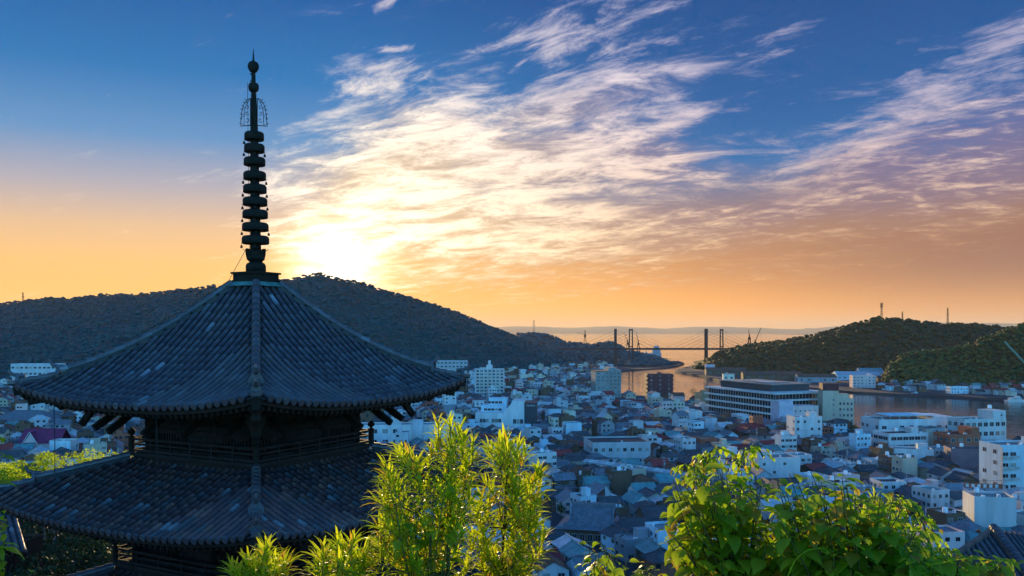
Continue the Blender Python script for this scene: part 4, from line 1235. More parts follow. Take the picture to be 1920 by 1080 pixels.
for k in range(5):
    z = k*(h-0.9)/5
    m = MB(); m.box(-w/2-0.02, -w/2+7, -l/2-1.3, -l/2-0.01, z+0.05, z+0.2); m.box(-w/2-0.02, -w/2+7, -l/2-1.3, -l/2-1.2, z+0.2, z+1.1); m.box(-w/2-0.02, -w/2+0.1, -l/2-1.19, -l/2-0.01, z+0.2, (k+1)*(h-0.9)/5); m.build('balcony', steel_m, o)
    for x in (-w/2+2.0, -w/2+5.2): piece('window', WIN, o, x, -l/2, z+0.3, 2.6, 1, 2.1, 0)
    for x in (w*0.1, w*0.32): piece('window', WIN, o, x, -l/2, z+1.1, 1.3, 1, 1.2, 0)
o, w, l, h = hero('tank_building', 'narrow white tank block with railed roof and red sign frame at lower right', 'building', 1836, 1908, 932, 1014, 11, -10, short='the tank block')
flat_block(o, w, l, h, 'white', 4, 2, ww=1.2, faces=(1,), pent=False, tank=True)
m = MB()
for (x0, x1, y0, y1) in ((-w/2, w/2, -l/2, -l/2+0.06), (-w/2, w/2, l/2-0.06, l/2), (-w/2, -w/2+0.06, -l/2+0.07, l/2-0.07), (w/2-0.06, w/2, -l/2+0.07, l/2-0.07)):
    for z in (0.5, 1.0): m.box(x0, x1, y0, y1, h+z, h+z+0.06)
m.build('roof_railing', steel_m, o)
m = MB()
for i in range(6):
    x = -w/2+0.8+i*(w-1.6)/6; m.box(x, x+1.0, l/2-0.5, l/2-0.4, h+1.2, h+2.3)
m.build('sign_panels', wallc['white'], o)
m = MB(); m.box(-w/2+0.3, w/2-0.3, l/2-0.38, l/2-0.25, h+1.0, h+2.5); m.build('sign_frame', wallc['red brick'], o)
o, w, l, h = hero('market_hall', 'wide pale market hall with sunken dark flat roof above the arcade', 'building', 1106, 1216, 829, 874, 24, 6, short='the market hall')
flat_block(o, w, l, h, 'pale grey', 2, 8, 'dark flat', ww=2.0, wh=2.0, tank=False, pent=False)
o, w, l, h = hero('long_building', 'long white two-storey building with a round stair tower behind the pagoda', 'building', 672, 850, 796, 838, 14, 3, short='the long building')
flat_block(o, w, l, h, 'white', 2, 9, ww=3.4, wh=2.6, tank=False, pent=False, skip=0.15)
m = MB(); m.lathe([(3.3, -0.5), (3.3, h+3)], 16, c=(w*0.12, -l/2-1.5, 0)); m.build('round_tower', wallc['pale grey'], o, True)
m = MB(); m.box(-w*0.16, -w*0.06, -3, 3, h-0.7, h+4); m.build('stair_house', wallc['white'], o)
o, w, l, h = hero('three_storey_block', 'white three-storey building with long dark bands of windows', 'building', 1658, 1740, 812, 860, 14, 12, short='the banded building')
flat_block(o, w, l, h, 'white', 3, 4, 'dark flat', band=True, tank=True)
o, w, l, h = hero('corner_house', 'small bright white flat-roofed house beside the brick building', 'building', 1684, 1752, 842, 882, 11, -14, short='the corner house')
flat_block(o, w, l, h, 'white', 2, 3, ww=1.2, tank=False, skip=0.4)
o, w, l, h = hero('lilac_building', 'lilac-grey blank block with a pinkish lower wing under the glass hall', 'building', 1456, 1536, 752, 806, 13, 10, short='the lilac block', occupy=True)
m = MB(); m.box(-w/2, -w/2+w*0.34, -l/2, l/2, -0.8, h); m.build('wall', wallc['lilac'], o)
m = MB(); m.box(-w/2+w*0.34, w/2, -l/2+1, l/2, -0.8, h-3.5); m.build('wing', wallc['pink'], o)
for k in range(4):
    for i in range(5): piece('window', WIN, o, -w/2+w*0.42+i*w*0.12, -l/2+1, 1.5+k*3.6, 1.1, 1, 1.2, 0)
o, w, l, h = hero('flat_roof_house', 'white block with open grey roof terrace above the shrub leaves', 'building', 1416, 1498, 858, 908, 14, 9, short='the terrace block')
flat_block(o, w, l, h, 'white', 3, 4, ww=1.4, skip=0.5)
# temple hall with a hipped gable roof
o, w, l, h = hero('temple_hall', 'temple hall with broad blue-grey tiled roof near the leaves', 'building', 1066, 1168, 962, 1022, 15, -14, short='the temple hall')
h = 5.0
m = MB(); m.box(-w/2, w/2, -l/2, l/2, -1, h); m.build('wall', wallc['brown'], o)
for i in range(7): piece('window', WIN, o, -w/2+1.4+i*(w-2.8)/6, -l/2, 1.0, 1.8, 1, 2.4, 0)
def curved_roof(mb, w, l, z, rise, over):
    a_, b_ = w/2+over, l/2+over; n_ = 8
    ra = a_*0.62
    for s in (-1, 1):
        for i in range(n_):
            t0, t1 = i/n_, (i+1)/n_
            f = lambda t: (b_*(1-t), z + rise*(0.45*t + 0.55*t*t))
            e = lambda t: a_ if t <= 0 else (a_ - (a_-ra)*min(1, t/0.45))
            y0, z0_ = f(t0); y1, z1_ = f(t1)
            q_ = [(-e(t0), s*y0, z0_), (e(t0), s*y0, z0_), (e(t1), s*y1, z1_), (-e(t1), s*y1, z1_)]
            mb.quad(*(q_ if s < 0 else q_[::-1]))
            if t0 < 0.45:
                for sx in (-1, 1):
                    q2 = [(sx*e(t0), -y0, z0_), (sx*e(t0), y0, z0_), (sx*e(t1), y1, z1_), (sx*e(t1), -y1, z1_)]
                    if s < 0: mb.quad(*q2)
    return ra
m = MB(); ra = curved_roof(m, w, l, h, 6.2, 2.2); m.build('roof', roofc['blue-grey tiled'], o, False)
m = MB(); m.box(-ra-0.4, ra+0.4, -0.35, 0.35, h+6.1, h+7.0)
for s in (-1, 1): m.bar((s*ra, -0.2, h+6.2), (s*ra, -(l/2+2.2)*0.56, h+2.0), 0.5, 0.5); m.bar((s*ra, 0.2, h+6.2), (s*ra, (l/2+2.2)*0.56, h+2.0), 0.5, 0.5); m.bar((s*ra, -(l/2+2.2)*0.56, h+1.7), (s*(w/2+2.2), -(l/2+2.2), h+0.15), 0.5, 0.5)
m.build('ridge', roofc['blue-grey tiled'], o)
for s in (-1, 1):
    m = MB(); m.poly([(s*(ra-0.3), -(l/2+2.2)*0.5, h+2.3), (s*(ra-0.3), (l/2+2.2)*0.5, h+2.3), (s*(ra-0.3), 0, h+6.0)]); m.poly([(s*(ra-0.5), -(l/2+2.2)*0.5, h+2.3), (s*(ra-0.5), 0, h+6.0), (s*(ra-0.5), (l/2+2.2)*0.5, h+2.3)]); m.build('gable_panel', wallc['brown'], o)
# annexe of the temple
o, w, l, h = hero('temple_annexe', 'dark tiled annexe right of the temple hall', 'building', 1172, 1240, 985, 1028, 12, -8)
m = MB(); m.box(-w/2, w/2, -l/2, l/2, -1, 5); m.build('wall', wallc['brown'], o); m = MB(); gable(m, w, l, 5, 3.0, 1.4, along='x'); m.build('roof', roofc['dark grey tiled'], o)
for i in range(4): piece('window', WIN, o, -w/2+1.5+i*(w-3)/3, -l/2, 0.8, 1.6, 1, 2.2, 0)
# shed with a bulging silver wall
o, w, l, h = hero('metal_shed', 'narrow silver metal shed with steep grey roof and curved white side', 'building', 1102, 1150, 912, 962, 11, 18, short='the silver shed')
m = MB(); m.box(-w/2, w/2, -l/2, l/2, -0.8, h*0.62); m.build('wall', wallc['white'], o)
m = MB(); n_ = 8
for i in range(n_):
    t0, t1 = i/n_, (i+1)/n_
    g_ = lambda t: (w/2*(1-t*t*0.9), h*0.62*(0.0+t*1.0)+h*0.38*t*t)
    (x0, z0_), (x1, z1_) = g_(t0), g_(t1); m.quad((x0+0.05, -l/2, z0_), (x0+0.05, l/2, z0_), (x1+0.05, l/2, z1_), (x1+0.05, -l/2, z1_))
    m.quad((x0+0.05, -l/2, z0_), (x1+0.05, -l/2, z1_), (0, -l/2, z1_), (0, -l/2, z0_))
m.build('curved_side', roofc['silver metal'], o)
m = MB(); m.quad((-w/2-0.4, -l/2-0.3, h*0.58), (-w/2-0.4, l/2+0.3, h*0.58), (w*0.05, l/2+0.3, h), (w*0.05, -l/2-0.3, h)); m.quad((-w/2-0.4, -l/2-0.3, h*0.58-0.2), (w*0.05, -l/2-0.3, h-0.2), (w*0.05, l/2+0.3, h-0.2), (-w/2-0.4, l/2+0.3, h*0.58-0.2)); m.quad((-w/2-0.4, -l/2-0.3, h*0.58-0.2), (-w/2-0.4, -l/2-0.3, h*0.58), (w*0.05, -l/2-0.3, h), (w*0.05, -l/2-0.3, h-0.2)); m.build('roof', roofc['blue-grey tiled'], o)
piece('window', WIN, o, -w/4, -l/2, h*0.3, 2.0, 1, 1.6, 0)
# maroon roofed house at the left
o, w, l, h = hero('maroon_house', 'house with maroon cross-gabled roof and white-trimmed dormer at the left', 'house', 36, 108, 806, 856, 14, 4, short='the maroon house')
m = MB(); m.box(-w/2, w/2, -l/2, l/2, -0.8, h*0.55); m.build('wall', wallc['pink'], o)
m = MB(); gable(m, w, l, h*0.55, h*0.42, 0.9, along='x'); rf = m.build('roof', roofc['maroon'], o)
m = MB(); m.poly([(-w*0.22-3.2, -l/2-0.6, h*0.55), (-w*0.22+3.2, -l/2-0.6, h*0.55), (-w*0.22, -l/2-0.6, h*0.86)]); m.box(-w*0.22-3.2, -w*0.22+3.2, -l/2-0.6, -l/2-0.01, 0, h*0.55); m.build('dormer_front', wallc['pink'], o)
m = MB()
for s in (-1, 1): m.quad((-w*0.22+s*3.9, -l/2-1.1, h*0.5), (-w*0.22+s*3.9, 0, h*0.5), (-w*0.22, 0, h*0.92), (-w*0.22, -l/2-1.1, h*0.92))
m.build('dormer_roof', roofc['maroon'], o)
m = MB()
for s in (-1, 1): m.bar((-w*0.22+s*3.9, -l/2-1.15, h*0.5), (-w*0.22, -l/2-1.15, h*0.92), 0.3, 0.3)
m.build('dormer_trim', wallc['white'], o)
for i in range(4): piece('window', WIN, o, -w/2+2+i*(w-4)/3, -l/2 if i != 1 else -l/2-0.6, 1.5, 1.8, 1, 2.0, 0)
o, w, l, h = hero('signboard_shop', 'white shop with a blue lettered board right of the maroon-roofed house', 'building', 92, 132, 826, 862, 9, 2)
flat_block(o, w, l, h, 'white', 2, 3, tank=False, pent=False)
m = MB(); m.box(-w/2+0.5, w/2-0.5, -l/2-0.3, -l/2-0.1, h*0.5, h*0.95); m.build('signboard', wallc['pale blue'], o)
m = MB()
for i in range(5): m.box(-w/2+1.2+i*(w-2.4)/5, -w/2+2.2+i*(w-2.4)/5, -l/2-0.33, -l/2-0.301, h*0.6, h*0.85)
m.build('sign_letters', wallc['white'], o)
# long roofs at the left
o, w, l, h = hero('long_hall', 'long dark grey roofed hall at the left behind the maroon-roofed house', 'building', -20, 92, 772, 806, 22, 0)
m = MB(); m.box(-w/2, w/2, -l/2, l/2, -0.8, h*0.5); m.build('wall', wallc['brown'], o); m = MB(); hip_roof(m, w, l, h*0.5, h*0.5, 1.5); m.build('roof', roofc['blue-grey tiled'], o)
for i in range(6): piece('window', WIN, o, -w/2+3+i*(w-6)/5, -l/2, 1.2, 2.4, 1, 2.0, 0)
# schools at the foot of the hill
for (x0, x1, yt, yb, lab, dd) in ((20, 112, 682, 706, 'long pale school with a row of windows under the hill at far left', 1010), (818, 876, 676, 691, 'pale flat-roofed building on the hill foot right of the pagoda roof', 1240)):
    z0 = CAMZ-(yb-622)*dd/F
    o, w, l, h = hero('school_building', lab, 'building', x0, x1, yt, yb, 14, 0, z0=z0)
    flat_block(o, w, l, max(h, 7), 'pale grey', 2, int(w/5), 'silver metal', ww=3.6, wh=2.4, tank=False, pent=False, skip=0)
    m = MB(); m.box(-w/2+1, w/2-1, -l/2+1, l/2-1, -z0-1, -0.81); m.build('foundation', concrete_m, o)
# covered shopping arcade
ar = empty('shopping_arcade', (0, 0, GZ)); tag(ar, 'covered shopping arcade with a strip of pale roof panels across the houses', 'arcade')
A_, B_ = G(1098, 862, 9), G(1330, 893, 9)
dv = (B_-A_).normalized(); sdv = Vector((dv.y, -dv.x, 0))
n_ = 22
for i in range(n_):
    p = A_.lerp(B_, (i+0.5)/n_); L_ = (B_-A_).length/n_*0.44
    mb = MB()
    for s in (-1, 1):
        q0, q1 = p - dv*L_ + sdv*s*2.8, p + dv*L_ + sdv*s*2.8
        q2, q3 = p + dv*L_, p - dv*L_
        mb.quad((q0.x, q0.y, 6.4), (q1.x, q1.y, 6.4), (q2.x, q2.y, 7.4), (q3.x, q3.y, 7.4))
        mb.quad((q0.x, q0.y, 6.3), (q3.x, q3.y, 7.3), (q2.x, q2.y, 7.3), (q1.x, q1.y, 6.3))
    mb.build('roof_panel', wallc['white'] if i % 3 else roofc['silver metal'], ar)
mb = MB()
for s in (-1, 1):
    mb.bar(Vector((A_.x, A_.y, 6.1))+sdv*s*2.8, Vector((B_.x, B_.y, 6.1))+sdv*s*2.8, 0.4, 0.5)
for i in range(12):
    p = A_.lerp(B_, i/11)
    for s in (-1, 1): mb.bar(Vector((p.x, p.y, -0.5))+sdv*s*2.8, Vector((p.x, p.y, 6.0))+sdv*s*2.8, 0.25)
mb.build('arcade_frame', steel_m, ar)
for i in range(14):
    p = A_.lerp(B_, i/13); FOOT.append((p.x, p.y, 5.5))
# ------------------------------------------------------------------ ordinary houses
def inside(poly, x, y):
    c = False; j = len(poly)-1
    for i in range(len(poly)):
        xi, yi = poly[i]; xj, yj = poly[j]
        if (yi > y) != (yj > y) and x < (xj-xi)*(y-yi)/(yj-yi)+xi: c = not c
        j = i
    return c
town_poly = [gp(*p) for p in town_shore] + [(400, 3600), (-2600, 3600), (-2600, -60), (1000, -60)]
def proj(x, y, z): return 960+F*x/y, 622+(CAMZ-z)*F/y
hf = [(-420, 1000), (0, 1080), (300, 1120), (700, 1200), (900, 1290), (1000, 1420), (1060, 1560), (1125, 1690), (1160, 1640), (1400, 1640)]
rr = random.Random(21)
spots = []
BASE = R(14)
cs, sn = math.cos(BASE), math.sin(BASE)
step = 10.8
for i in range(-140, 140):
    for j in range(8, 150):
        if i % 8 == 0 or j % 6 == 0:                 # lanes
            continue
        u, v_ = i*step + rr.uniform(-1.6, 1.6), j*step + rr.uniform(-1.6, 1.6)
        x, y = u*cs - v_*sn, u*sn + v_*cs
        if y < 225 or y > 1600: continue
        px, py = proj(x, y, GZ)
        if px < -30 or px > 1960: continue
        if y > np.interp(px, [p[0] for p in hf], [p[1] for p in hf]) - 14: continue
        if not inside(town_poly, x, y) or not inside(town_poly, x+9, y+9) or not inside(town_poly, x+12, y-6): continue
        if any((x-fx)**2+(y-fy)**2 < (fr+5.0)**2 for fx, fy, fr in FOOT): continue
        if px > 1585 and py < 840: continue
        if 1145 < px < 1350 and py < 759: continue
        if 300 < px < 640: continue
        if px <= 300 and (py > 880 or py < 690): continue
        if 640 <= px < 720 and py > 850: continue
        if 985 < px < 1090 and 928 < py < 950: continue   # car park
        vis = not ((1260 < px < 1720 and py > 965) or (px > 1100 and py > 1060) or (700 < px < 1000 and py > 960) or (px > 1700 and py > 1050))
        if not vis and rr.random() < 0.5: continue
        if y > 700 and rr.random() < 0.12: continue
        spots.append((y, x, px, py, vis))
spots.sort()
N_SINGLE = 290
near = [s for s in spots if s[4]][:N_SINGLE]
ns = set(id(s) for s in near)
farl = [s for s in spots if id(s) not in ns]
def style(y, px):
    r_ = rr.random()
    flat_p = 0.24 + (0.15 if px > 1500 else 0)
    kind = 'flat' if r_ < flat_p else ('hip' if r_ < flat_p+0.22 else 'gable')
    wall = rr.choices(['white', 'cream', 'pale grey', 'pale blue', 'beige', 'brown', 'grey', 'pink', 'red brick'], [16, 10, 14, 8, 13, 19, 13, 6, 6])[0]
    if kind == 'flat': roof = rr.choices(['grey concrete', 'dark flat', 'teal metal', 'silver metal', 'blue-grey tiled'], [34, 28, 12, 12, 4])[0]
    else: roof = rr.choices(['dark grey tiled', 'blue-grey tiled', 'red metal', 'brown', 'teal metal', 'silver metal'], [40, 22, 11, 12, 7, 8])[0]
    fl = 2 if kind != 'flat' else (rr.choice([2, 2, 3]) if y < 360 else rr.choice([2, 2, 3, 3, 4]))
    return kind, wall, roof, fl
labels = {}
made = []
for (y, x, px, py, vis) in near:
    kind, wall, roof, fl = style(y, px)
    w = rr.uniform(6.4, 10.0); l = rr.uniform(6.8, 10.4)
    rot = BASE + R(rr.choice([0, 0, 90, 90, 180])) + R(rr.gauss(0, 5))
    o = empty('block' if kind == 'flat' and fl > 2 else 'house', (x, y, GZ), rot)
    h = fl*rr.uniform(2.7, 3.2)
    if kind == 'flat':
        random.seed(int(x*31+y*17)); flat_block(o, w, l, h+0.9, wall, fl, 3, roof, ww=rr.uniform(1.2, 2.2), wh=1.4, faces=(0, 1, 3), tank=rr.random() < 0.35, pent=rr.random() < 0.4, skip=0.22)
    else:
        m = MB(); m.box(-w/2, w/2, -l/2, l/2, -0.8, h)
        rise = rr.uniform(1.6, 2.6); along = 'y' if l > w else 'x'
        if kind == 'gable':
            if along == 'y':
                for s in (-1, 1): m.poly([(-w/2, s*l/2, h), (w/2, s*l/2, h), (0, s*l/2, h+rise*0.98)])
            else:
                for s in (-1, 1): m.poly([(s*w/2, -l/2, h), (s*w/2, l/2, h), (s*w/2, 0, h+rise*0.98)])
        m.build('wall', wallc[wall], o)
        m = MB()
        if kind == 'gable': gable(m, w, l, h, rise, 0.6, along=along)
        else: hip_roof(m, w, l, h, rise, 0.7)
        m.build('roof', roofc[roof], o)
        if rr.random() < 0.55:                       # lean-to over the ground floor
            s_ = rr.choice([-1, 1]); lw = rr.uniform(1.4, 2.6); m = MB()
            m.quad((-w/2-0.2, s_*(l/2+lw), 2.5), (w/2+0.2, s_*(l/2+lw), 2.5), (w/2+0.2, s_*l/2, 3.3), (-w/2-0.2, s_*l/2, 3.3)); m.quad((-w/2-0.2, s_*(l/2+lw), 2.35), (-w/2-0.2, s_*l/2, 3.15), (w/2+0.2, s_*l/2, 3.15), (w/2+0.2, s_*(l/2+lw), 2.35)); m.quad((-w/2-0.2, s_*(l/2+lw), 2.35), (w/2+0.2, s_*(l/2+lw), 2.35), (w/2+0.2, s_*(l/2+lw), 2.5), (-w/2-0.2, s_*(l/2+lw), 2.5))
            m.build('lean_to_roof', roofc[roof], o)
            m = MB(); m.box(-w/2+0.1, w/2-0.1, min(s_*l/2, s_*(l/2+lw-0.4)), max(s_*l/2, s_*(l/2+lw-0.4)), -0.8, 2.45); m.build('annexe', wallc[wall], o)
        random.seed(int(x*13+y*7))
        for k in range(fl): windows(o, w, l, k*h/fl, h/fl, 2 if w < 9 else 3, (0, 1, 3), rr.uniform(1.3, 2.1), 1.2, 0.3, 0.25)
        if rr.random() < 0.4: piece('air_conditioner', ACM, o, w/2+0.3, rr.uniform(-0.3, 0.3)*l, 0.3, 1, 1, 1, 1)
    if rr.random() < 0.45:                           # balcony with rail posts on the first floor
        bw = rr.uniform(0.45, 0.85)*w; zb_ = h/fl; m = MB(); fy = -l/2
        m.box(-bw/2, bw/2, fy-1.0, fy-0.005, zb_-0.05, zb_+0.08); m.box(-bw/2, bw/2, fy-1.0, fy-0.94, zb_+0.75, zb_+0.85)
        for q_ in range(9): m.box(-bw/2+q_*bw/8-0.03, -bw/2+q_*bw/8+0.03, fy-0.99, fy-0.95, zb_+0.08, zb_+0.75)
        m.build('balcony', frame_m if rr.random() < 0.5 else steel_m, o)
    if rr.random() < 0.5:
        m = MB(); ax_, ay_ = rr.uniform(-.3, .3)*w, rr.uniform(-.3, .3)*l; zt_ = h + (3.4 if kind != 'flat' else 2.6)
        m.tube([(ax_, ay_, h-0.5), (ax_, ay_, zt_)], 0.04, 4); m.box(ax_-0.6, ax_+0.6, ay_-0.03, ay_+0.03, zt_-0.3, zt_-0.24); m.box(ax_-0.4, ax_+0.4, ay_-0.03, ay_+0.03, zt_-0.7, zt_-0.64)
        m.build('aerial', steel_m, o)
    sx = min(LAND, key=lambda q_: ((q_[1]-px)/1.2)**2 + (q_[2]-py)**2*4)
    dx_, dy_ = px-sx[1], (py-sx[2])*2.2
    rel = ('left of' if dx_ < 0 else 'right of') if abs(dx_) > abs(dy_) else ('in front of' if dy_ > 0 else 'behind')
    sh = {'dark grey tiled': 'dark', 'blue-grey tiled': 'blue-grey', 'red metal': 'red', 'brown': 'brown', 'teal metal': 'teal', 'silver metal': 'silver', 'grey concrete': 'concrete', 'dark flat': 'dark', 'maroon': 'maroon'}[roof]
    rn = {'flat': 'flat ', 'hip': 'hipped ', 'gable': 'gabled '}[kind] + sh
    noun = 'house' if o.name.startswith('house') else 'block'
    lab = '%s %s, %s roof, %s %s' % (wall, noun, rn, rel, sx[0])
    labels.setdefault(lab, []).append((px, py, o))
    tag(o, None, noun if noun == 'house' else 'building', 'ordinary houses of the town')
ORD = ['leftmost', 'second from left', 'third from left', 'fourth from left', 'fifth from left', 'sixth from left', 'seventh from left', 'eighth from left', 'ninth from left']
for lab, lst in labels.items():
    if len(lst) == 1: lst[0][2]['label'] = lab
    else:
        lst.sort(key=lambda q_: q_[0])
        for i, q_ in enumerate(lst): q_[2]['label'] = lab + ', ' + ORD[min(i, 8)]

# the rest of the town runs together into one mass of roofs
fm = MB()
fwalls = ['white', 'cream', 'pale grey', 'pale blue', 'beige', 'brown', 'grey', 'pink', 'red brick']
froofs = ['dark grey tiled', 'blue-grey tiled', 'red metal', 'brown', 'teal metal', 'silver metal', 'grey concrete', 'dark flat']
fmats = [wallc[k] for k in fwalls] + [roofc[k] for k in froofs] + [glass_m]
def rotbox(mb, M_, *a, mi=0): mb.box(*a, mi=mi, M=M_)
for (y, x, px, py, vis) in farl:
    kind, wall, roof, fl = style(y, px)
    if rr.random() < 0.05: fl += 2
    w = rr.uniform(6.4, 10.5); l = rr.uniform(6.8, 11.0); h = fl*2.95
    M_ = Matrix.Translation((x, y, GZ)) @ Matrix.Rotation(BASE + R(rr.choice([0, 90, 180]))+R(rr.gauss(0, 5)), 4, 'Z')
    wi, ri, gi = fwalls.index(wall), 9+froofs.index(roof), 17
    sub = MB()
    if kind == 'flat':
        sub.box(-w/2, w/2, -l/2, l/2, -0.8, h, wi); sub.box(-w/2+0.2, w/2-0.2, -l/2+0.2, l/2-0.2, h+0.001, h+0.12, ri); parapet(sub, w, l, h, h+0.7, 0.2, wi)
        if rr.random() < 0.5: sub.box(-w*0.1, w*0.3, 0, l*0.35, h+0.121, h+2.4, wi)
    else:
        sub.box(-w/2, w/2, -l/2, l/2, -0.8, h, wi); rise = rr.uniform(1.6, 2.6)
        if kind == 'gable':
            al = 'y' if l > w else 'x'; gable(sub, w, l, h, rise, 0.6, mi=ri, along=al)
            if al == 'y':
                for s in (-1, 1): sub.poly([(-w/2, s*l/2, h), (w/2, s*l/2, h), (0, s*l/2, h+rise*0.98)], wi)
            else:
                for s in (-1, 1): sub.poly([(s*w/2, -l/2, h), (s*w/2, l/2, h), (s*w/2, 0, h+rise*0.98)], wi)
        else: hip_roof(sub, w, l, h, rise, 0.7, ri)
    for k in range(fl):
        for f_ in range(4):
            for u in (-0.28, 0.05, 0.3):
                if rr.random() < 0.35: continue
                z_ = k*2.95+0.9; e = 0.04
                if f_ == 0: sub.quad((u*w-0.7, -l/2-e, z_), (u*w+0.7, -l/2-e, z_), (u*w+0.7, -l/2-e, z_+1.2), (u*w-0.7, -l/2-e, z_+1.2), gi)
                elif f_ == 1: sub.quad((w/2+e, u*l-0.7, z_), (w/2+e, u*l+0.7, z_), (w/2+e, u*l+0.7, z_+1.2), (w/2+e, u*l-0.7, z_+1.2), gi)
                elif f_ == 3: sub.quad((-w/2-e, u*l+0.7, z_), (-w/2-e, u*l-0.7, z_), (-w/2-e, u*l-0.7, z_+1.2), (-w/2-e, u*l+0.7, z_+1.2), gi)
    n0 = len(fm.v)
    fm.v += [tuple(M_ @ Vector(p)) for p in sub.v]
    fm.f += [tuple(n0+i for i in f_) for f_ in sub.f]; fm.m += sub.m
tag(fm.build('distant_houses', fmats), 'crowded small houses and roofs of the farther town below the hill', 'houses', kind='stuff')

# ------------------------------------------------------------------ far shore of the channel
def shore_shed(label, x0, x1, yt, yb, depth, wall, roof, rot=-8, pitched=True, n=5, cat='building', name='warehouse'):
    o, w, l, h = hero(name, label, cat, x0, x1, yt, yb, depth, rot, occupy=False)
    hw = h*0.66 if pitched else h
    m = MB(); m.box(-w/2, w/2, -l/2, l/2, -0.8, hw)
    if pitched:
        for s in (-1, 1): m.poly([(s*w/2, -l/2, hw), (s*w/2, l/2, hw), (s*w/2, 0, h)])
    m.build('wall', wallc[wall], o)
    m = MB()
    if pitched: gable(m, w, l, hw, h-hw, 0.5, along='x')
    else: m.box(-w/2-0.3, w/2+0.3, -l/2-0.3, l/2+0.3, hw, hw+0.4)
    m.build('roof', roofc[roof], o)
    for i in range(n): piece('window', WIN, o, -w/2+w*(i+0.5)/n, -l/2, hw*0.3, min(3.5, w/n*0.6), 1, hw*0.35, 0)
    return o
shore_shed('long low brown warehouse on the island quay left of the others', 1328, 1402, 690, 704, 30, 'brown', 'brown')
shore_shed('pale square store at the island tip', 1325, 1341, 684, 699, 18, 'lilac', 'grey concrete', pitched=False)
shore_shed('long brown roofed quay shed behind the glass hall', 1398, 1505, 697, 713, 26, 'brown', 'brown')
shore_shed('low quay shed with dull red roof on the island', 1500, 1570, 702, 717, 24, 'grey', 'brown')
shore_shed('white and blue factory hall on the island shore', 1574, 1652, 698, 713, 30, 'pale blue', 'silver metal', n=8)
shore_shed('bluish second factory hall at the foot of the spur', 1615, 1658, 691, 707, 24, 'lilac', 'teal metal')
shore_shed('small lit shed with pale front on the quay', 1358, 1378, 702, 714, 14, 'cream', 'silver metal', pitched=False, n=2)
o, w, l, h = hero('shore_hotel', 'pinkish four-storey building with rows of balconies on the far shore', 'building', 1601, 1642, 704, 727, 14, -6, occupy=False)
flat_block(o, w, l, h, 'pink', 4, 6, ww=2.0, wh=1.4, tank=True)
o, w, l, h = hero('shore_house', 'white peaked house standing out on the far shore', 'house', 1748, 1772, 712, 731, 10, 5, occupy=False)
m = MB(); m.box(-w/2, w/2, -l/2, l/2, -0.5, h*0.6); m.build('wall', wallc['white'], o); m = MB(); gable(m, w, l, h*0.6, h*0.4, 0.5, along='y'); m.build('roof', roofc['blue-grey tiled'], o); windows(o, w, l, 0, 3, 3, (0,), 1.8, 1.4)
o, w, l, h = hero('shore_office', 'pale blue two-storey office on the far shore', 'building', 1782, 1816, 725, 738, 10, 3, occupy=False)
flat_block(o, w, l, h, 'pale blue', 2, 6, ww=1.8, wh=1.3, tank=False, pent=False)
k_ = 0
sl = []
for xx in np.arange(1652, 1960, 8.5):
    for row in range(3):
        if rr.random() < 0.22: continue
        x_ = xx + rr.uniform(-3, 3); yb = np.interp(x_, [1540, 1750, 1920, 1960], [726, 737.5, 744, 746]) - 2 - row*5.0 + rr.uniform(-1, 1)
        if (1744 < x_ < 1776 or 1780 < x_ < 1820) and row == 0: continue
        sl.append((x_, yb, row))
shore_l = {}
for (x_, yb, row) in sl:
    p = G(x_, yb, GZ); w, l = rr.uniform(6, 11), rr.uniform(6, 9); kind, wall, roof, fl = style(900, 1000)
    o = empty('shore_cottage', p, R(rr.uniform(-20, 20)))
    z_add = row*1.5; h = 2.9*rr.choice([1, 2, 2])+z_add
    m = MB(); m.box(-w/2, w/2, -l/2, l/2, -0.5, h); m.build('wall', wallc[wall], o)
    m = MB(); gable(m, w, l, h, 1.9, 0.5, along='x') if rr.random() < 0.6 else hip_roof(m, w, l, h, 1.8, 0.5); m.build('roof', roofc[roof if 'flat' not in roof and 'concrete' not in roof else 'dark grey tiled'], o)
    windows(o, w, l, h-2.9, 2.9, 2, (0,), 1.6, 1.2)
    tag(o, None, 'house', 'cottages on the far shore')
    shore_l.setdefault('%s cottage, %s roof, %s row of far shore %s' % (wall, o.children[1].data.materials[0].name.replace('_roof', '').replace('_tile', '').replace('_metal', '').replace('_', '-'), ['front', 'middle', 'back'][row], 'near factory halls' if x_ < 1745 else ('by pale office' if x_ < 1850 else 'at right edge')), []).append((x_, o))
for lab, lst in shore_l.items():
    lst.sort(key=lambda q_: q_[0])
    for i, (x_, o) in enumerate(lst): o['label'] = lab + ('' if len(lst) == 1 else ' ' + ['(first)', '(second)', '(third)', '(fourth)', '(fifth)'][min(i, 4)])

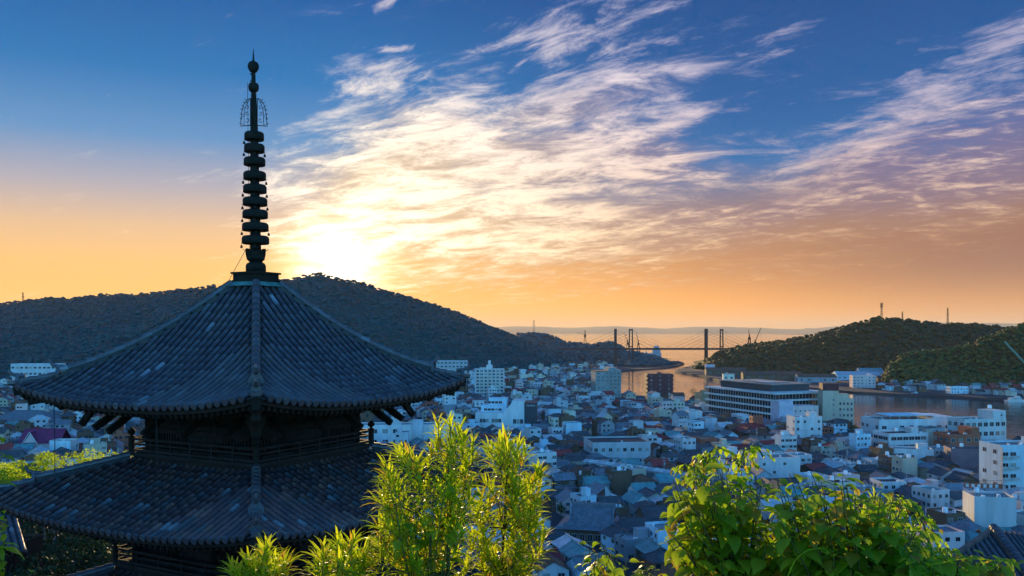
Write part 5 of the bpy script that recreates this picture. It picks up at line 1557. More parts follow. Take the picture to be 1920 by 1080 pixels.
# ------------------------------------------------------------------ bridges
bridge_m = pmat('bridge_steel', (0.045, 0.045, 0.048), 0.95, 0.1, 0.1, spec=0.0)
cable_m = pmat('stay_cable', (0.05, 0.05, 0.05), 0.95, 0.1, 0.1, spec=0.0)
def bridge(name, label, d, towers, x_from, x_to, width, portal):
    b = empty(name, (d*(towers[0]-960)/F, d, 0)); tag(b, label, 'bridge')
    ox = b.location.x
    X = lambda px: d*(px-960)/F - ox
    zd = 35.5
    m = MB(); m.box(X(x_from), X(x_to), -width/2, width/2, zd-1.6, zd); m.box(X(x_from), X(x_to), -width/2-0.25, -width/2-0.01, zd-0.6, zd+0.9); m.box(X(x_from), X(x_to), width/2+0.01, width/2+0.25, zd-0.6, zd+0.9); m.build('deck', bridge_m, b)
    for tx in towers:
        m = MB(); zt = 76.0
        if portal:
            hw_ = 4.2
            for s in (-1, 1): m.bar((X(tx)+s*hw_*1.15, s*width*0.42, 0), (X(tx)+s*hw_*0.8, s*width*0.40, zt), 2.0)
            m.bar((X(tx)-hw_*0.9, -width*0.40, zt-2), (X(tx)+hw_*0.9, width*0.40, zt-2), 2.6); m.bar((X(tx)-hw_, -width*0.40, zd+4), (X(tx)+hw_, width*0.40, zd+4), 2.2)
        else:
            for s in (-1, 1): m.bar((X(tx), s*(width/2+1.6), -1), (X(tx), s*(width/2+1.4), zt), 3.4, 3.0)
            m.bar((X(tx), -width/2-1.4, zt-3), (X(tx), width/2+1.4, zt-3), 2.4); m.bar((X(tx), -width/2-1.6, zd-4), (X(tx), width/2+1.6, zd-4), 3.0)
            m.box(X(tx)-3.4, X(tx)+3.4, -width/2-3.6, width/2+3.6, -2, zd-22)
        m.build('tower', bridge_m, b)
        for s in (-1, 1):
            for i in range(5):
                for e in (-1, 1):
                    c = MB(); c.tube([(X(tx), s*(width/2+0.4), zt-3-i*6.0), (X(tx)+e*(86-i*16), s*(width/2+0.4), zd)], 0.09, 4); c.build('stay_cable', cable_m, b)
    return b
bridge('cable_stayed_bridge', 'nearer cable-stayed bridge with slim single-looking towers across the channel', 1700, (1154, 1324), 985, 1560, 11, False)
bridge('cable_stayed_bridge', 'farther cable-stayed bridge with open portal towers behind the first', 1765, (1183, 1353), 1040, 1540, 11, True)

# ------------------------------------------------------------------ cranes, masts, boats
mast_m = pmat('dark_lattice_steel', (0.035, 0.032, 0.03), 0.95, 0.2, 0.5, spec=0.0)
def mast(label, x, ytop, ybase, d, wid=3.0, cat='mast', name='antenna_mast', dishes=False):
    b = W(x, ybase, d); zt = W(x, ytop, d).z - b.z
    o = empty(name, b); tag(o, label, cat)
    m = MB(); n_ = 6
    for sx in (-1, 1):
        for sy in (-1, 1): m.bar((sx*wid/2, sy*wid/2, -6), (sx*wid/8, sy*wid/8, zt), 0.35)
    for i in range(n_):
        z0, z1 = zt*i/n_, zt*(i+1)/n_; f0, f1 = 1-0.75*i/n_, 1-0.75*(i+1)/n_
        for s in (-1, 1):
            m.bar((-wid/2*f0, s*wid/2*f0, z0), (wid/2*f1, s*wid/2*f1, z1), 0.22); m.bar((s*wid/2*f0, -wid/2*f0, z0), (s*wid/2*f1, wid/2*f1, z1), 0.22)
    m.build('lattice', mast_m, o)
    if dishes:
        m = MB()
        for z in (zt*0.72, zt*0.9): m.box(-2.4, 2.4, -0.5, 0.5, z, z+0.5); m.box(-2.4, -1.8, -0.5, 0.5, z, z+4.0); m.box(1.8, 2.4, -0.5, 0.5, z, z+4.0); m.box(-0.4, 0.4, -0.5, 0.5, z, z+4.5)
        m.build('antenna_array', mast_m, o)
    else:
        m = MB()
        for k in range(3): m.box(-wid*(0.9-0.15*k), wid*(0.9-0.15*k), -0.3, 0.3, zt*(0.55+0.17*k), zt*(0.55+0.17*k)+0.4)
        m.build('cross_arm', mast_m, o)
mast('lattice pylon on the left end of the big hill ridge', 43, 548, 566, 1690, 3.6)
mast('tall pylon above the headland left of the bridge', 1001, 600, 624, 2150, 5)
mast('telecom mast with antenna arrays on the island hilltop', 1653, 569, 596, 1530, 3.6, dishes=True)
mast('plain lattice mast on the island ridge near the right edge', 1777, 577, 606, 1540, 3.2)
mast('short mast on the island ridge right of the telecom mast', 1692, 584, 598, 1530, 2.2)
def crane(label, x, ybase, d, zt, jib, jz, mat=None, lat=2.4):
    b = W(x, ybase, d); o = empty('harbour_crane', b); tag(o, label, 'crane'); mt = mat or mast_m
    m = MB()
    for sx in (-1, 1):
        for sy in (-1, 1): m.bar((sx*4, sy*4, -8), (sx*1.6, sy*1.6, zt*0.55), 1.0)
    m.build('portal', mt, o)
    m = MB(); m.bar((0, 0, zt*0.5), (0, 0, zt), 2.2); m.box(-2.6, 2.6, -2.2, 2.2, zt*0.55, zt*0.72); m.build('mast', mt, o)
    m = MB()
    for s in (-1, 1):
        m.bar((0, s*0.9, zt*0.7), (jib, s*0.25, jz), 0.7)
    for i in range(8):
        t0, t1 = i/8, (i+1)/8; A = Vector((0, -0.9, zt*0.7)).lerp(Vector((jib, -0.25, jz)), t0); B = Vector((0, 0.9, zt*0.7)).lerp(Vector((jib, 0.25, jz)), t1); m.bar(A, B, 0.4)
    m.build('jib', mt, o)
    m = MB(); m.tube([(0, 0, zt), (jib*0.97, 0, jz)], 0.15, 4); m.tube([(jib, 0, jz), (jib, 0, jz*0.45)], 0.12, 4); m.build('hoist_rope', cable_m, o)
crane('dock crane with jib raised to the left behind the headland', 1097, 646, 2300, 38, -22, 32)
crane('dock crane leaning left beside the farther bridge tower', 1180, 660, 2250, 34, 0.5, 50) if False else None
crane('dock crane with steep jib left of the portal tower', 1177, 655, 2300, 26, -8, 42)
crane('dock crane with upright jib right of the portal tower', 1197, 656, 2300, 26, -5, 46)
crane('small dock crane right of the farther right tower', 1405, 648, 1800, 24, -1, 34)
crane('dock crane with jib raised to the right above the island trees', 1416, 650, 1800, 14, 12, 40)
green_m = pmat('green_crane_paint', (0.05, 0.22, 0.20), 0.5, 0.15, 0.2)
o = empty('harbour_crane', W(1960, 722, 960)); tag(o, 'green crane jib slanting in from the right edge', 'crane')
m = MB(); A = W(1884, 641, 960)-o.location; B = W(1950, 712, 960)-o.location
for s in (-1, 1): m.bar(A+Vector((0, s*0.4, 0)), B+Vector((0, s*1.5, 0)), 1.3)
for i in range(10): m.bar(A.lerp(B, i/10)+Vector((0, -1, 0)), A.lerp(B, (i+1)/10)+Vector((0, 1, 0)), 0.6)
m.build('jib', green_m, o)
m = MB(); m.box(-9, 3, -5, 5, -4, 6); m.box(-8, -2, -4, 2, 6, 14); m.build('house', green_m, o)
for (x, y, s, lab) in ((1908, 754, 1.0, 'small white ferry on the channel at the right edge'), (1718, 741, 0.6, 'little boat lying off the far shore')):
    p = G(x, y, 0.0); o = empty('boat', (p.x, p.y, 0), R(8)); tag(o, lab, 'boat'); m = MB(); L_, B_2 = 13*s, 3.2*s
    pr = [(-L_, -B_2), (L_*0.5, -B_2), (L_*1.05, 0), (L_*0.5, B_2), (-L_, B_2)]
    lo = [(a_*0.94, b_*0.8, -0.5) for a_, b_ in pr]; hi = [(a_, b_, 2.2*s) for a_, b_ in pr]
    m.poly(hi); 
    for i in range(5): m.quad(lo[i], lo[(i+1) % 5], hi[(i+1) % 5], hi[i])
    m.build('hull', wallc['white'], o)
    m = MB(); m.box(-L_*0.7, L_*0.2, -B_2*0.7, B_2*0.7, 2.2*s, 4.6*s); m.box(-L_*0.2, L_*0.1, -B_2*0.5, B_2*0.5, 4.6*s, 6.2*s); m.build('cabin', wallc['white'], o)
    for i in range(6): piece('window', WIN, o, -L_*0.6+i*L_*0.14, -B_2*0.7, 3.0*s, 1.2*s, 1, 0.9*s, 0)
p = G(1222, 668, 0); o = empty('ship', (p.x, p.y, 0), R(5)); tag(o, 'pale ship moored behind the bridge near the headland', 'ship'); m = MB()
m.box(-24, 26, -8, 8, -1, 9); m.build('hull', wallc['grey'], o); m = MB(); m.box(2, 24, -6, 6, 9, 24); m.box(6, 20, -5, 5, 24, 30); m.build('superstructure', wallc['grey'], o); m = MB(); m.tube([(12, 0, 30), (12, 0, 42)], 0.5, 5); m.box(-20, -14, -3, 3, 9, 14); m.build('mast', steel_m, o)

# ------------------------------------------------------------------ poles and wires
wood_pole_m = pmat('pole_concrete', (0.30, 0.29, 0.27), 0.9, 0.15, 0.5)
poles = []
def add_pole(p, x, y):
    o = empty('utility_pole', p, R(14)); hh = 11.5
    m = MB(); m.lathe([(0.20, -0.8), (0.12, hh)], 8); m.build('pole', wood_pole_m, o)
    for z in (hh-0.6, hh-1.7): m = MB(); m.box(-1.1, 1.1, -0.07, 0.07, z, z+0.12); m.build('cross_arm', steel_m, o)
    m = MB(); m.lathe([(0.26, hh-3.6), (0.26, hh-2.5)], 8, c=(0.42, 0, 0)); m.build('transformer', steel_m, o)
    near_l = min(LAND, key=lambda q_: abs(q_[1]-x)+2*abs(q_[2]-y))
    tag(o, 'concrete utility pole with cross arms %s %s' % ('left of' if x < near_l[1] else 'right of', near_l[0]), 'pole', 'utility poles')
    return o
for i, (x, y) in enumerate(((1106, 975), (1035, 930), (1172, 905), (1245, 905), (1640, 850), (1713, 850), (1655, 878), (1000, 892), (1425, 815), (1575, 840), (1700, 940), (1560, 870))):
    poles.append(add_pole(G(x, y, GZ), x, y))

rp = random.Random(4)
for k_ in range(26):
    i = rp.choice(range(-40, 60, 8)); j = rp.uniform(20, 46)
    u, v_ = i*step, j*step; x, y = u*cs - v_*sn + 1.5, u*sn + v_*cs
    px, py = proj(x, y, GZ)
    if not (650 < px < 1900 and y > 240) or not inside(town_poly, x, y) or any((x-fx)**2+(y-fy)**2 < fr**2 for fx, fy, fr in FOOT): continue
    poles.append(add_pole(Vector((x, y, GZ)), px, py))
order_ = sorted(poles, key=lambda o: o.location.y)
for o in order_:
    cand = [q_ for q_ in order_ if q_ is not o and (q_.location-o.location).length < 75 and q_.location.y > o.location.y]
    for q_ in sorted(cand, key=lambda q_: (q_.location-o.location).length)[:2]:
        for off in (-0.9, 0.9):
            wr = MB(); A_ = Vector((off, 0, 11.0)); M2 = o.matrix_basis.inverted() if False else (Matrix.Translation(o.location) @ Matrix.Rotation(R(14), 4, 'Z')).inverted()
            B_ = M2 @ ((Matrix.Translation(q_.location) @ Matrix.Rotation(R(14), 4, 'Z')) @ Vector((off, 0, 11.0)))
            wr.tube([A_.lerp(B_, t)-Vector((0, 0, 4*t*(1-t)*1.0)) for t in (0, .25, .5, .75, 1)], 0.03, 4, caps=False); wr.build('wire', cable_m, o)
seen = {}
for o in poles:
    l_ = o['label']; seen.setdefault(l_, []).append(o)
for l_, lst in seen.items():
    if len(lst) > 1:
        lst.sort(key=lambda q_: q_.location.x/q_.location.y)
        for i, q_ in enumerate(lst): q_['label'] = l_ + ', ' + ORD[i]

# ------------------------------------------------------------------ cars in the car park and the lanes
cpaint = {'white': pmat('white_car_paint', (0.7, 0.7, 0.7), 0.3, 0.03, 1.0), 'silver': pmat('silver_car_paint', (0.4, 0.42, 0.44), 0.3, 0.03, 1.0), 'dark': pmat('dark_car_paint', (0.03, 0.03, 0.04), 0.3, 0.03, 1.0), 'red': pmat('red_car_paint', (0.3, 0.02, 0.02), 0.3, 0.03, 1.0)}
tyre_m = pmat('tyre_rubber', (0.02, 0.02, 0.02), 0.9, 0.1, 1.0)
cg = pmat('car_glass', (0.02, 0.025, 0.03), 0.1, 0.1, 1.0)
ck = MB(); pk = [G(985, 944, GZ), G(1092, 946, GZ), G(1085, 931, GZ), G(990, 929, GZ)]
ck.poly([(p.x, p.y, GZ+0.005) for p in pk]); tag(ck.build('car_park', pmat('car_park_asphalt', (0.09, 0.095, 0.10), 0.9, 0.2, 0.3)), kind='structure')
def car(px, py, rz, col, label):
    p = G(px, py, GZ); o = empty('parked_car', p, rz); tag(o, label, 'car', 'cars in the car park')
    m = MB(); pr = [(-2.1, 0.3), (2.1, 0.3), (2.15, 0.75), (1.2, 0.95), (0.6, 1.45), (-1.5, 1.5), (-2.05, 0.95)]
    for s_ in (-1, 1):
        q_ = [(a_, s_*0.85, z_) for a_, z_ in pr]; m.poly(q_ if s_ < 0 else q_[::-1])
    for i in range(len(pr)):
        j = (i+1) % len(pr); m.quad((pr[i][0], 0.85, pr[i][1]), (pr[j][0], 0.85, pr[j][1]), (pr[j][0], -0.85, pr[j][1]), (pr[i][0], -0.85, pr[i][1]))
    m.build('body', cpaint[col], o)
    m = MB()
    for s_ in (-1, 1): m.quad((-1.45, s_*0.86, 1.0), (0.95, s_*0.86, 1.0), (0.5, s_*0.86, 1.38), (-1.35, s_*0.86, 1.4))
    m.quad((1.23, -0.75, 0.97), (1.23, 0.75, 0.97), (0.66, 0.7, 1.43), (0.66, -0.7, 1.43)); m.build('glass', cg, o)
    for sx in (-1.3, 1.3):
        for sy in (-0.8, 0.8):
            w_ = MB(); w_.tube([(sx, sy-0.1, 0.31), (sx, sy+0.1, 0.31)], 0.31, 10); w_.build('wheel', tyre_m, o)
for i, (px, py, col) in enumerate(((1000, 934, 'white'), (1013, 934.5, 'silver'), (1026, 935, 'dark'), (1039, 935, 'white'), (1058, 936, 'silver'), (1071, 936.5, 'white'), (1010, 942, 'red'), (1048, 943, 'white'))):
    car(px, py, R(104), col, '%s parked car in the car park before the brown houses, %s' % (col, ORD[i] if i < 6 else ('near the kerb left' if i == 6 else 'near the kerb right')))
# ------------------------------------------------------------------ trees
bark_m = pmat('bark', (0.07, 0.05, 0.035), 0.9, 0.3, 2.0, 0.4, 12)
sunny_leaf = foliage_mat('sun_brightened_tree_leaves', (0.090, 0.170, 0.012, 1), (0.230, 0.320, 0.022, 1), 0.6, 0.55, 0.6, ((0.28, 0.46, 0.01, 1), (0.75, 0.90, 0.03, 1)))  # part of the sunlit brightness is put into the leaf colour
shade_leaf = foliage_mat('shade_darkened_shrub_leaves', (0.012, 0.028, 0.010, 1), (0.040, 0.070, 0.022, 1), 0.8, 0.25, 0.6)  # shade of pagoda and hill is put into this dark leaf colour
town_leaf = foliage_mat('garden_tree_leaves', (0.015, 0.04, 0.012, 1), (0.06, 0.10, 0.028, 1), 0.5, 0.0, 0.7)
nrng = np.random.default_rng(5)
def leaf_quads(centers, size, up_bias=0.4):
    """one small bent leaf (two triangles) at every centre"""
    n_ = len(centers)
    d = nrng.normal(0, 1, (n_, 3)); d /= np.linalg.norm(d, axis=1)[:, None]
    nrm = nrng.normal(0, 1, (n_, 3)); nrm[:, 2] += up_bias*2
    s = np.cross(d, nrm); s /= np.linalg.norm(s, axis=1)[:, None]
    L = size*nrng.uniform(0.7, 1.3, n_)[:, None]
    a, b_ = centers - d*L*0.5, centers + d*L*0.5
    v = np.stack([a, centers + s*L*0.3, b_, centers - s*L*0.3], 1)
    f = np.arange(n_*4).reshape(n_, 4)
    return v.reshape(-1, 3), f
def leafy_tree(name, label, cat, base, height, rx, rz, mat, n_clump=14, per=170, leaf=0.17, group=None, clump=0.42):
    o = empty(name, base); tag(o, label, cat, group)
    tr = MB(); tr.tube([(0, 0, -1.0), (0.1, 0.05, height*0.35), (-0.05, 0.1, height*0.62), (0.05, 0, height*0.85)], [0.22*rx/2, 0.17*rx/2, 0.11*rx/2, 0.03], 8)
    cs_ = []; 
    for i in range(n_clump):
        th = nrng.uniform(0, 6.28); q_ = nrng.uniform(-0.75, 1.0); r_ = math.sqrt(max(0, 1-q_*q_))*nrng.uniform(0.55, 0.9)
        c = np.array([math.cos(th)*r_*rx, math.sin(th)*r_*rx, height - rz + q_*rz*0.8]); cs_.append(c)
        if i % 2 == 0: tr.tube([(0, 0, height*0.45), tuple(c*0.6+np.array([0, 0, height*0.18])), tuple(c)], [0.07*rx/2, 0.05*rx/2, 0.015], 5)
    tr.build('trunk', bark_m, o, True)
    pts = []
    for c in cs_:
        k = nrng.normal(0, 1, (per, 3)); k /= np.linalg.norm(k, axis=1)[:, None]
        pts.append(c + k*nrng.uniform(0.45, 1.0, (per, 1))**0.5*np.array([rx, rx, rz*0.85])*clump)
    pts = np.concatenate(pts)
    v, f = leaf_quads(pts, leaf)
    obj_np('crown', v, f, mat, o)
    return o
for i, (x, ytop, d, rx) in enumerate(((12, 872, 36, 1.1), (48, 862, 38, 1.0), (88, 850, 40, 1.1), (128, 846, 42, 1.35), (170, 846, 44, 1.3), (208, 842, 42, 1.35), (243, 848, 46, 1.2), (-30, 868, 38, 1.4))):
    g = W(x, ytop, d); gz = float(slope_z(g.x, d)); hgt = g.z - gz
    leafy_tree('hillside_tree', ['rounded sunlit tree at the left edge beside the lower roof', 'bright yellow-green tree second from the left edge', 'yellow-green tree below the maroon-roofed house', 'broad bright tree under the shop signboard', 'bright tree right of the broad one behind the lower roof ridge', 'tall green tree left of the balcony post', 'dark green tree just behind the balcony post', 'tree just cut by the left frame edge'][i],
               'tree', (g.x, d, gz), hgt, rx, rx*0.95, sunny_leaf, 16, 210, 0.10, 'trees on the slope left of the pagoda')
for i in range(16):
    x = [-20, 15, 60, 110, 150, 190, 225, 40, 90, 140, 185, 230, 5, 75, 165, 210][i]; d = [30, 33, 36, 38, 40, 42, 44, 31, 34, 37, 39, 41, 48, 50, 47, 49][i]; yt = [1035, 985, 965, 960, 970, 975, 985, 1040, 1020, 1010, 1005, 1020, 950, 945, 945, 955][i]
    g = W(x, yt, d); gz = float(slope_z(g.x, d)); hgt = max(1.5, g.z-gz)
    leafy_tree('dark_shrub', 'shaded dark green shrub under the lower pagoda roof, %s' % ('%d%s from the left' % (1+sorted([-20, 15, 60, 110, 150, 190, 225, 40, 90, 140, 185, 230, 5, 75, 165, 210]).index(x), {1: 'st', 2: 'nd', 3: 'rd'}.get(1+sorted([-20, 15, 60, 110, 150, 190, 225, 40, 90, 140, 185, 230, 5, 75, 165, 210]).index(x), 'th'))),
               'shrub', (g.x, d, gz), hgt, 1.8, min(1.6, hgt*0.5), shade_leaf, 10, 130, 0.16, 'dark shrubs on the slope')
tspots = [(1035, 944), (1075, 946), (1052, 968), (1212, 1000), (1395, 770), (1342, 768), (1602, 812), (1250, 760), (1300, 745), (1850, 905), (1560, 880), (1010, 850), (905, 830), (1120, 800), (1230, 1062), (1262, 1058), (760, 870), (1285, 1050)]
for i, (x, y) in enumerate(tspots):
    p = G(x, y, GZ); r_ = nrng.uniform(1.6, 2.6) if y > 850 else nrng.uniform(2.5, 5.0); hgt = r_*2.4
    o = empty('garden_tree', p)
    nl = min(LAND, key=lambda q_: abs(q_[1]-x)+2*abs(q_[2]-y))
    tag(o, 'small dark green garden tree %s %s' % ('left of' if x < nl[1] else 'right of', nl[0]), 'tree', 'garden trees among the houses')
    t_ = MB(); t_.tube([(0, 0, -0.6), (0, 0, hgt*0.6)], [0.2, 0.1], 6); t_.build('trunk', bark_m, o)
    k = nrng.normal(0, 1, (420, 3)); k /= np.linalg.norm(k, axis=1)[:, None]
    v, f = leaf_quads(np.array([0, 0, hgt*0.62]) + k*nrng.uniform(0.4, 1, (420, 1))*np.array([r_, r_, r_*0.9])*(1+0.25*np.sin(k[:, :1]*5+k[:, 1:2]*7)), 0.55)
    obj_np('crown', v, f, town_leaf, o)
lseen = {}
for o in list(COL.objects):
    if o.name.startswith('garden_tree'): lseen.setdefault(o['label'], []).append(o)
for l_, lst in lseen.items():
    if len(lst) > 1:
        lst.sort(key=lambda q_: q_.location.x/q_.location.y)
        for i, q_ in enumerate(lst): q_['label'] = l_ + ', ' + ORD[i]

# ------------------------------------------------------------------ tiled roofs close by
def near_roof(name, label, A, B, C, rows_l, D=None, r_=0.085):
    o = empty(name, (A.x, A.y, float(slope_z(A.x, A.y)))); tag(o, label, 'building'); off = Vector(o.location)
    A, B, C = A-off, B-off, C-off
    def plane(P_, Q, n_rows):
        root_ = empty('roof', (0, 0, 0), 0, o)
        base = MB(); e = B-A; base.quad(P_, Q, Q+e, P_+e); th = Vector((0, 0, -0.03)); base.quad(P_+th, P_+e+th, Q+e+th, Q+th); base.quad(P_, P_+th, Q+th, Q); base.quad(P_+e, Q+e, Q+e+th, P_+e+th); base.quad(P_, P_+e, P_+e+th, P_+th); base.quad(Q, Q+th, Q+e+th, Q+e)
        base.build('pan_tiles', pan_m, root_)['kind'] = 'stuff'
        nrm = e.cross(Q-P_); nrm = nrm if nrm.z > 0 else -nrm
        L_ = e.length; nt = int(L_/0.30)
        for i in range(n_rows):
            s0 = P_.lerp(Q, (i+0.5)/n_rows)
            for j in range(nt):
                p0 = s0 + e*((j+1)/nt); m_ = frame_matrix(p0 + nrm.normalized()*0.012, -e, nrm, L_/nt)
                t = bpy.data.objects.new('tile', cover_me); link(t, root_); t.matrix_basis = m_
    plane(A, C, rows_l)
    if D is not None: plane(A, D-off, rows_l)
    rg = MB(); rg.bar(A+Vector((0, 0, 0.06)), B+Vector((0, 0, 0.06)), 0.34, 0.22); rg.bar(A+Vector((0, 0, 0.05)), C+Vector((0, 0, 0.05)), 0.2, 0.14)
    rgo = rg.build('ridge', pmat('ridge_plaster_brown', (0.16, 0.10, 0.075), 0.8, 0.25, 3.0) if D is not None else pan_m, o)
    n_ = int((B-A).length/0.20)
    for i in range(n_):
        a_, b_ = B.lerp(A, i/n_)+Vector((0, 0, 0.15)), B.lerp(A, (i+1)/n_)+Vector((0, 0, 0.15))
        t = bpy.data.objects.new('ridge_cap_tile', ridgecap_me); link(t, rgo); t.matrix_basis = frame_matrix(a_, b_-a_, Vector((0, 0, 1)), (b_-a_).length) @ Matrix.Diagonal((1.5, 1, 1.3, 1))
    wl = MB(); cx_ = (A+B+C)/3; wl.box(cx_.x-1.6, cx_.x+1.6, cx_.y-1.2, cx_.y+1.2, -1.0, min(A.z, B.z, C.z)-0.5); wl.build('wall', wood_m, o)
    return o
A = W(1862, 994, 34); B0 = W(1916, 1066, 31.9); C0 = W(1800, 1037, 33)
near_roof('tiled_house', 'tiled roof with stout brown capped ridge at the lower right corner', A, A+(B0-A)*1.6, A+(C0-A)*2.0, 16, A+Vector((3.4, 0.3, -0.5)))
A = W(-70, 950, 33); near_roof('gate_house', 'small blue-grey tiled roof peeping in at the lower left edge', A, W(-60, 1012, 30.5), W(34, 972, 33.2), 8)

# ------------------------------------------------------------------ plants in front of the lens
yleaf_m = foliage_mat('narrow_yellow_green_leaf', (0.10, 0.19, 0.006, 1), (0.34, 0.38, 0.018, 1), 3.0, 0.62, 0.45, ((0.30, 0.52, 0.008, 1), (0.92, 0.95, 0.03, 1)), odd=(0.34, 0.20, 0.02, 1))
gleaf_m = foliage_mat('broad_green_leaf', (0.055, 0.140, 0.008, 1), (0.260, 0.350, 0.022, 1), 2.5, 0.60, 0.4, ((0.08, 0.27, 0.005, 1), (0.62, 0.78, 0.02, 1)), odd=(0.26, 0.16, 0.02, 1))
stem_m = pmat('green_brown_stem', (0.10, 0.085, 0.02), 0.8, 0.3, 6.0)
def narrow_leaf():
    """strap leaf along +y, 1 long, curling down at the tip"""
    m = MB(); w = [0.018, 0.045, 0.050, 0.034, 0.004]; yy = [0, 0.25, 0.52, 0.80, 1.0]; zz = [0, 0.05, 0.06, 0.01, -0.09]
    for i in range(4):
        n0 = len(m.v); m.v += [(-w[i], yy[i], zz[i]+w[i]*0.35), (0, yy[i], zz[i]), (w[i], yy[i], zz[i]+w[i]*0.35), (-w[i+1], yy[i+1], zz[i+1]+w[i+1]*0.35), (0, yy[i+1], zz[i+1]), (w[i+1], yy[i+1], zz[i+1]+w[i+1]*0.35)]
        m.f += [(n0, n0+1, n0+4, n0+3), (n0+1, n0+2, n0+5, n0+4)]; m.m += [0, 0]
    return m
def broad_leaf():
    """ovate pointed leaf along +y, 1 long, folded along the midrib and drooping at the tip"""
    m = MB(); yy = [0, 0.14, 0.34, 0.58, 0.82, 1.0]; w = [0.012, 0.20, 0.31, 0.28, 0.14, 0.004]; zz = [0, 0.02, 0.035, 0.02, -0.05, -0.15]
    for i in range(5):
        n0 = len(m.v); f0, f1 = 0.28, 0.28
        m.v += [(-w[i], yy[i], zz[i]+w[i]*f0), (0, yy[i], zz[i]), (w[i], yy[i], zz[i]+w[i]*f0), (-w[i+1], yy[i+1], zz[i+1]+w[i+1]*f1), (0, yy[i+1], zz[i+1]), (w[i+1], yy[i+1], zz[i+1]+w[i+1]*f1)]
        m.f += [(n0, n0+1, n0+4, n0+3), (n0+1, n0+2, n0+5, n0+4)]; m.m += [0, 0]
    return m
NL = welded(narrow_leaf(), 'leaf', yleaf_m, True); BL = welded(broad_leaf(), 'leaf', gleaf_m, True)
def arrays(me):
    v = np.array([p.co[:] for p in me.vertices]); f = [tuple(p.vertices) for p in me.polygons]; return v, np.array(f)
ARR = {NL.name: arrays(NL), BL.name: arrays(BL)}
lr = random.Random(99)
def add_leaves(o, mats, me, mat, n_single):
    """mats: matrices in the plant's frame; the ones nearest the lens are single leaves"""
    loc = Vector(o.location); camv = Vector((0, 0, CAMZ))
    mats = sorted(mats, key=lambda m_: ((m_.translation+loc)-camv).length)
    # a leaf counts as large where nothing of the plant is in front of it: take a spread of the front ones
    front = mats[:int(n_single*1.6)]; lr.shuffle(front); single = front[:n_single]; sid = set(id(m_) for m_ in single)
    rest = [m_ for m_ in mats if id(m_) not in sid]
    for m_ in single:
        t = bpy.data.objects.new('leaf', me); link(t, o); t.matrix_basis = m_
    if rest:
        V, Fc = ARR[me.name]
        M = np.array([[list(r_) for r_ in m_] for m_ in rest])
        v = np.einsum('nij,kj->nki', M[:, :3, :3], V) + M[:, None, :3, 3]
        f = Fc[None] + (np.arange(len(rest))*len(V))[:, None, None]
        tag(obj_np('foliage', v.reshape(-1, 3), f.reshape(-1, Fc.shape[1]), mat, o, True), kind='stuff')
def leaf_matrix(p, d, roll, size, wid=1.0):
    d = d.normalized(); x = d.cross(Vector((0, 0, 1)))
    if x.length < 1e-3: x = Vector((1, 0, 0))
    x.normalize(); z = x.cross(d)
    x2 = x*math.cos(roll)+z*math.sin(roll); z2 = x2.cross(d)
    M_ = Matrix(((x2.x, d.x, z2.x, 0), (x2.y, d.y, z2.y, 0), (x2.z, d.z, z2.z, 0), (0, 0, 0, 1)))
    return Matrix.Translation(p) @ M_ @ Matrix.Diagonal((size*wid, size, size, 1))
def in_poly_px(poly):
    xs = [p[0] for p in poly]; ys = [p[1] for p in poly]
    while True:
        x, y = lr.uniform(min(xs), max(xs)), lr.uniform(min(ys), max(ys))
        if inside(poly, x, y): return x, y
def tufted(label, stem_px, d, poly, n_shoot, leaf, per, n_single, tips=()):
    """upright shrub with whorls of narrow leaves; poly outlines it in the photograph"""
    st = [W(x, y, d) for x, y in stem_px]
    gz = float(slope_z(st[0].x, d)); base = Vector((st[0].x, d, gz)); o = empty('narrow_leaf_shrub', base); tag(o, label, 'shrub')
    sm = MB(); pts_ = [Vector((0, 0, -0.2))] + [p-base for p in st]
    sm.tube(pts_, [0.022]+[0.018*(1-0.75*i/len(st)) for i in range(len(st))], 7)
    mats = []
    shoots = [(x, y, 0.0) for x, y in tips] + [in_poly_px(poly)+(lr.gauss(0, 0.16),) for _ in range(n_shoot)]
    for (x, y, dd) in shoots:
        tip = W(x, y, d+dd)-base
        # the shoot leaves the stem lower down and turns upwards
        sp_ = min(st, key=lambda p: abs((p-base).z-(tip.z-0.18))) - base
        dirv_ = Vector((tip.x-sp_.x, tip.y-sp_.y, 0))*0.8 + Vector((lr.uniform(-.16, .16), lr.uniform(-.16, .16), 0.30)); dirv_.normalize()
        Ls = lr.uniform(0.12, 0.22); root_ = tip - dirv_*Ls
        sm.tube([sp_, sp_.lerp(root_, 0.6)+Vector((0, 0, -0.02)), root_, tip], [0.0045, 0.004, 0.0035, 0.0015], 5)
        a0 = lr.uniform(0, 6.28)
        for k in range(per):
            t = k/(per-1); p = root_.lerp(tip, t**0.8)
            an = a0 + k*2.4; spread = 1.5 - 1.15*t + lr.uniform(-.15, .15)
            s1 = dirv_.cross(Vector((0.3, 1, 0.2))).normalized(); s2 = dirv_.cross(s1)
            ld_ = dirv_*math.cos(spread) + (s1*math.cos(an)+s2*math.sin(an))*math.sin(spread)
            mats.append(leaf_matrix(p, ld_, lr.uniform(-.5, .5), leaf*lr.uniform(0.7, 1.2)*(1-0.25*t), lr.uniform(1.0, 1.6)))
    sm.build('stem', stem_m, o, True)
    add_leaves(o, mats, NL, yleaf_m, n_single)
    return o
tufted('tall yellow-green narrow-leaved shrub nearest the pagoda roof', [(845, 1330), (843, 1180), (840, 1080), (842, 980), (838, 900), (842, 830), (845, 800)], 5.4,
       [(835, 785), (880, 800), (900, 850), (880, 900), (905, 950), (890, 1090), (660, 1090), (690, 1010), (720, 960), (700, 900), (740, 850), (790, 820)], 72, 0.150, 22, 110,
       [(843, 800), (820, 830), (868, 822), (755, 862), (735, 900), (705, 940)])
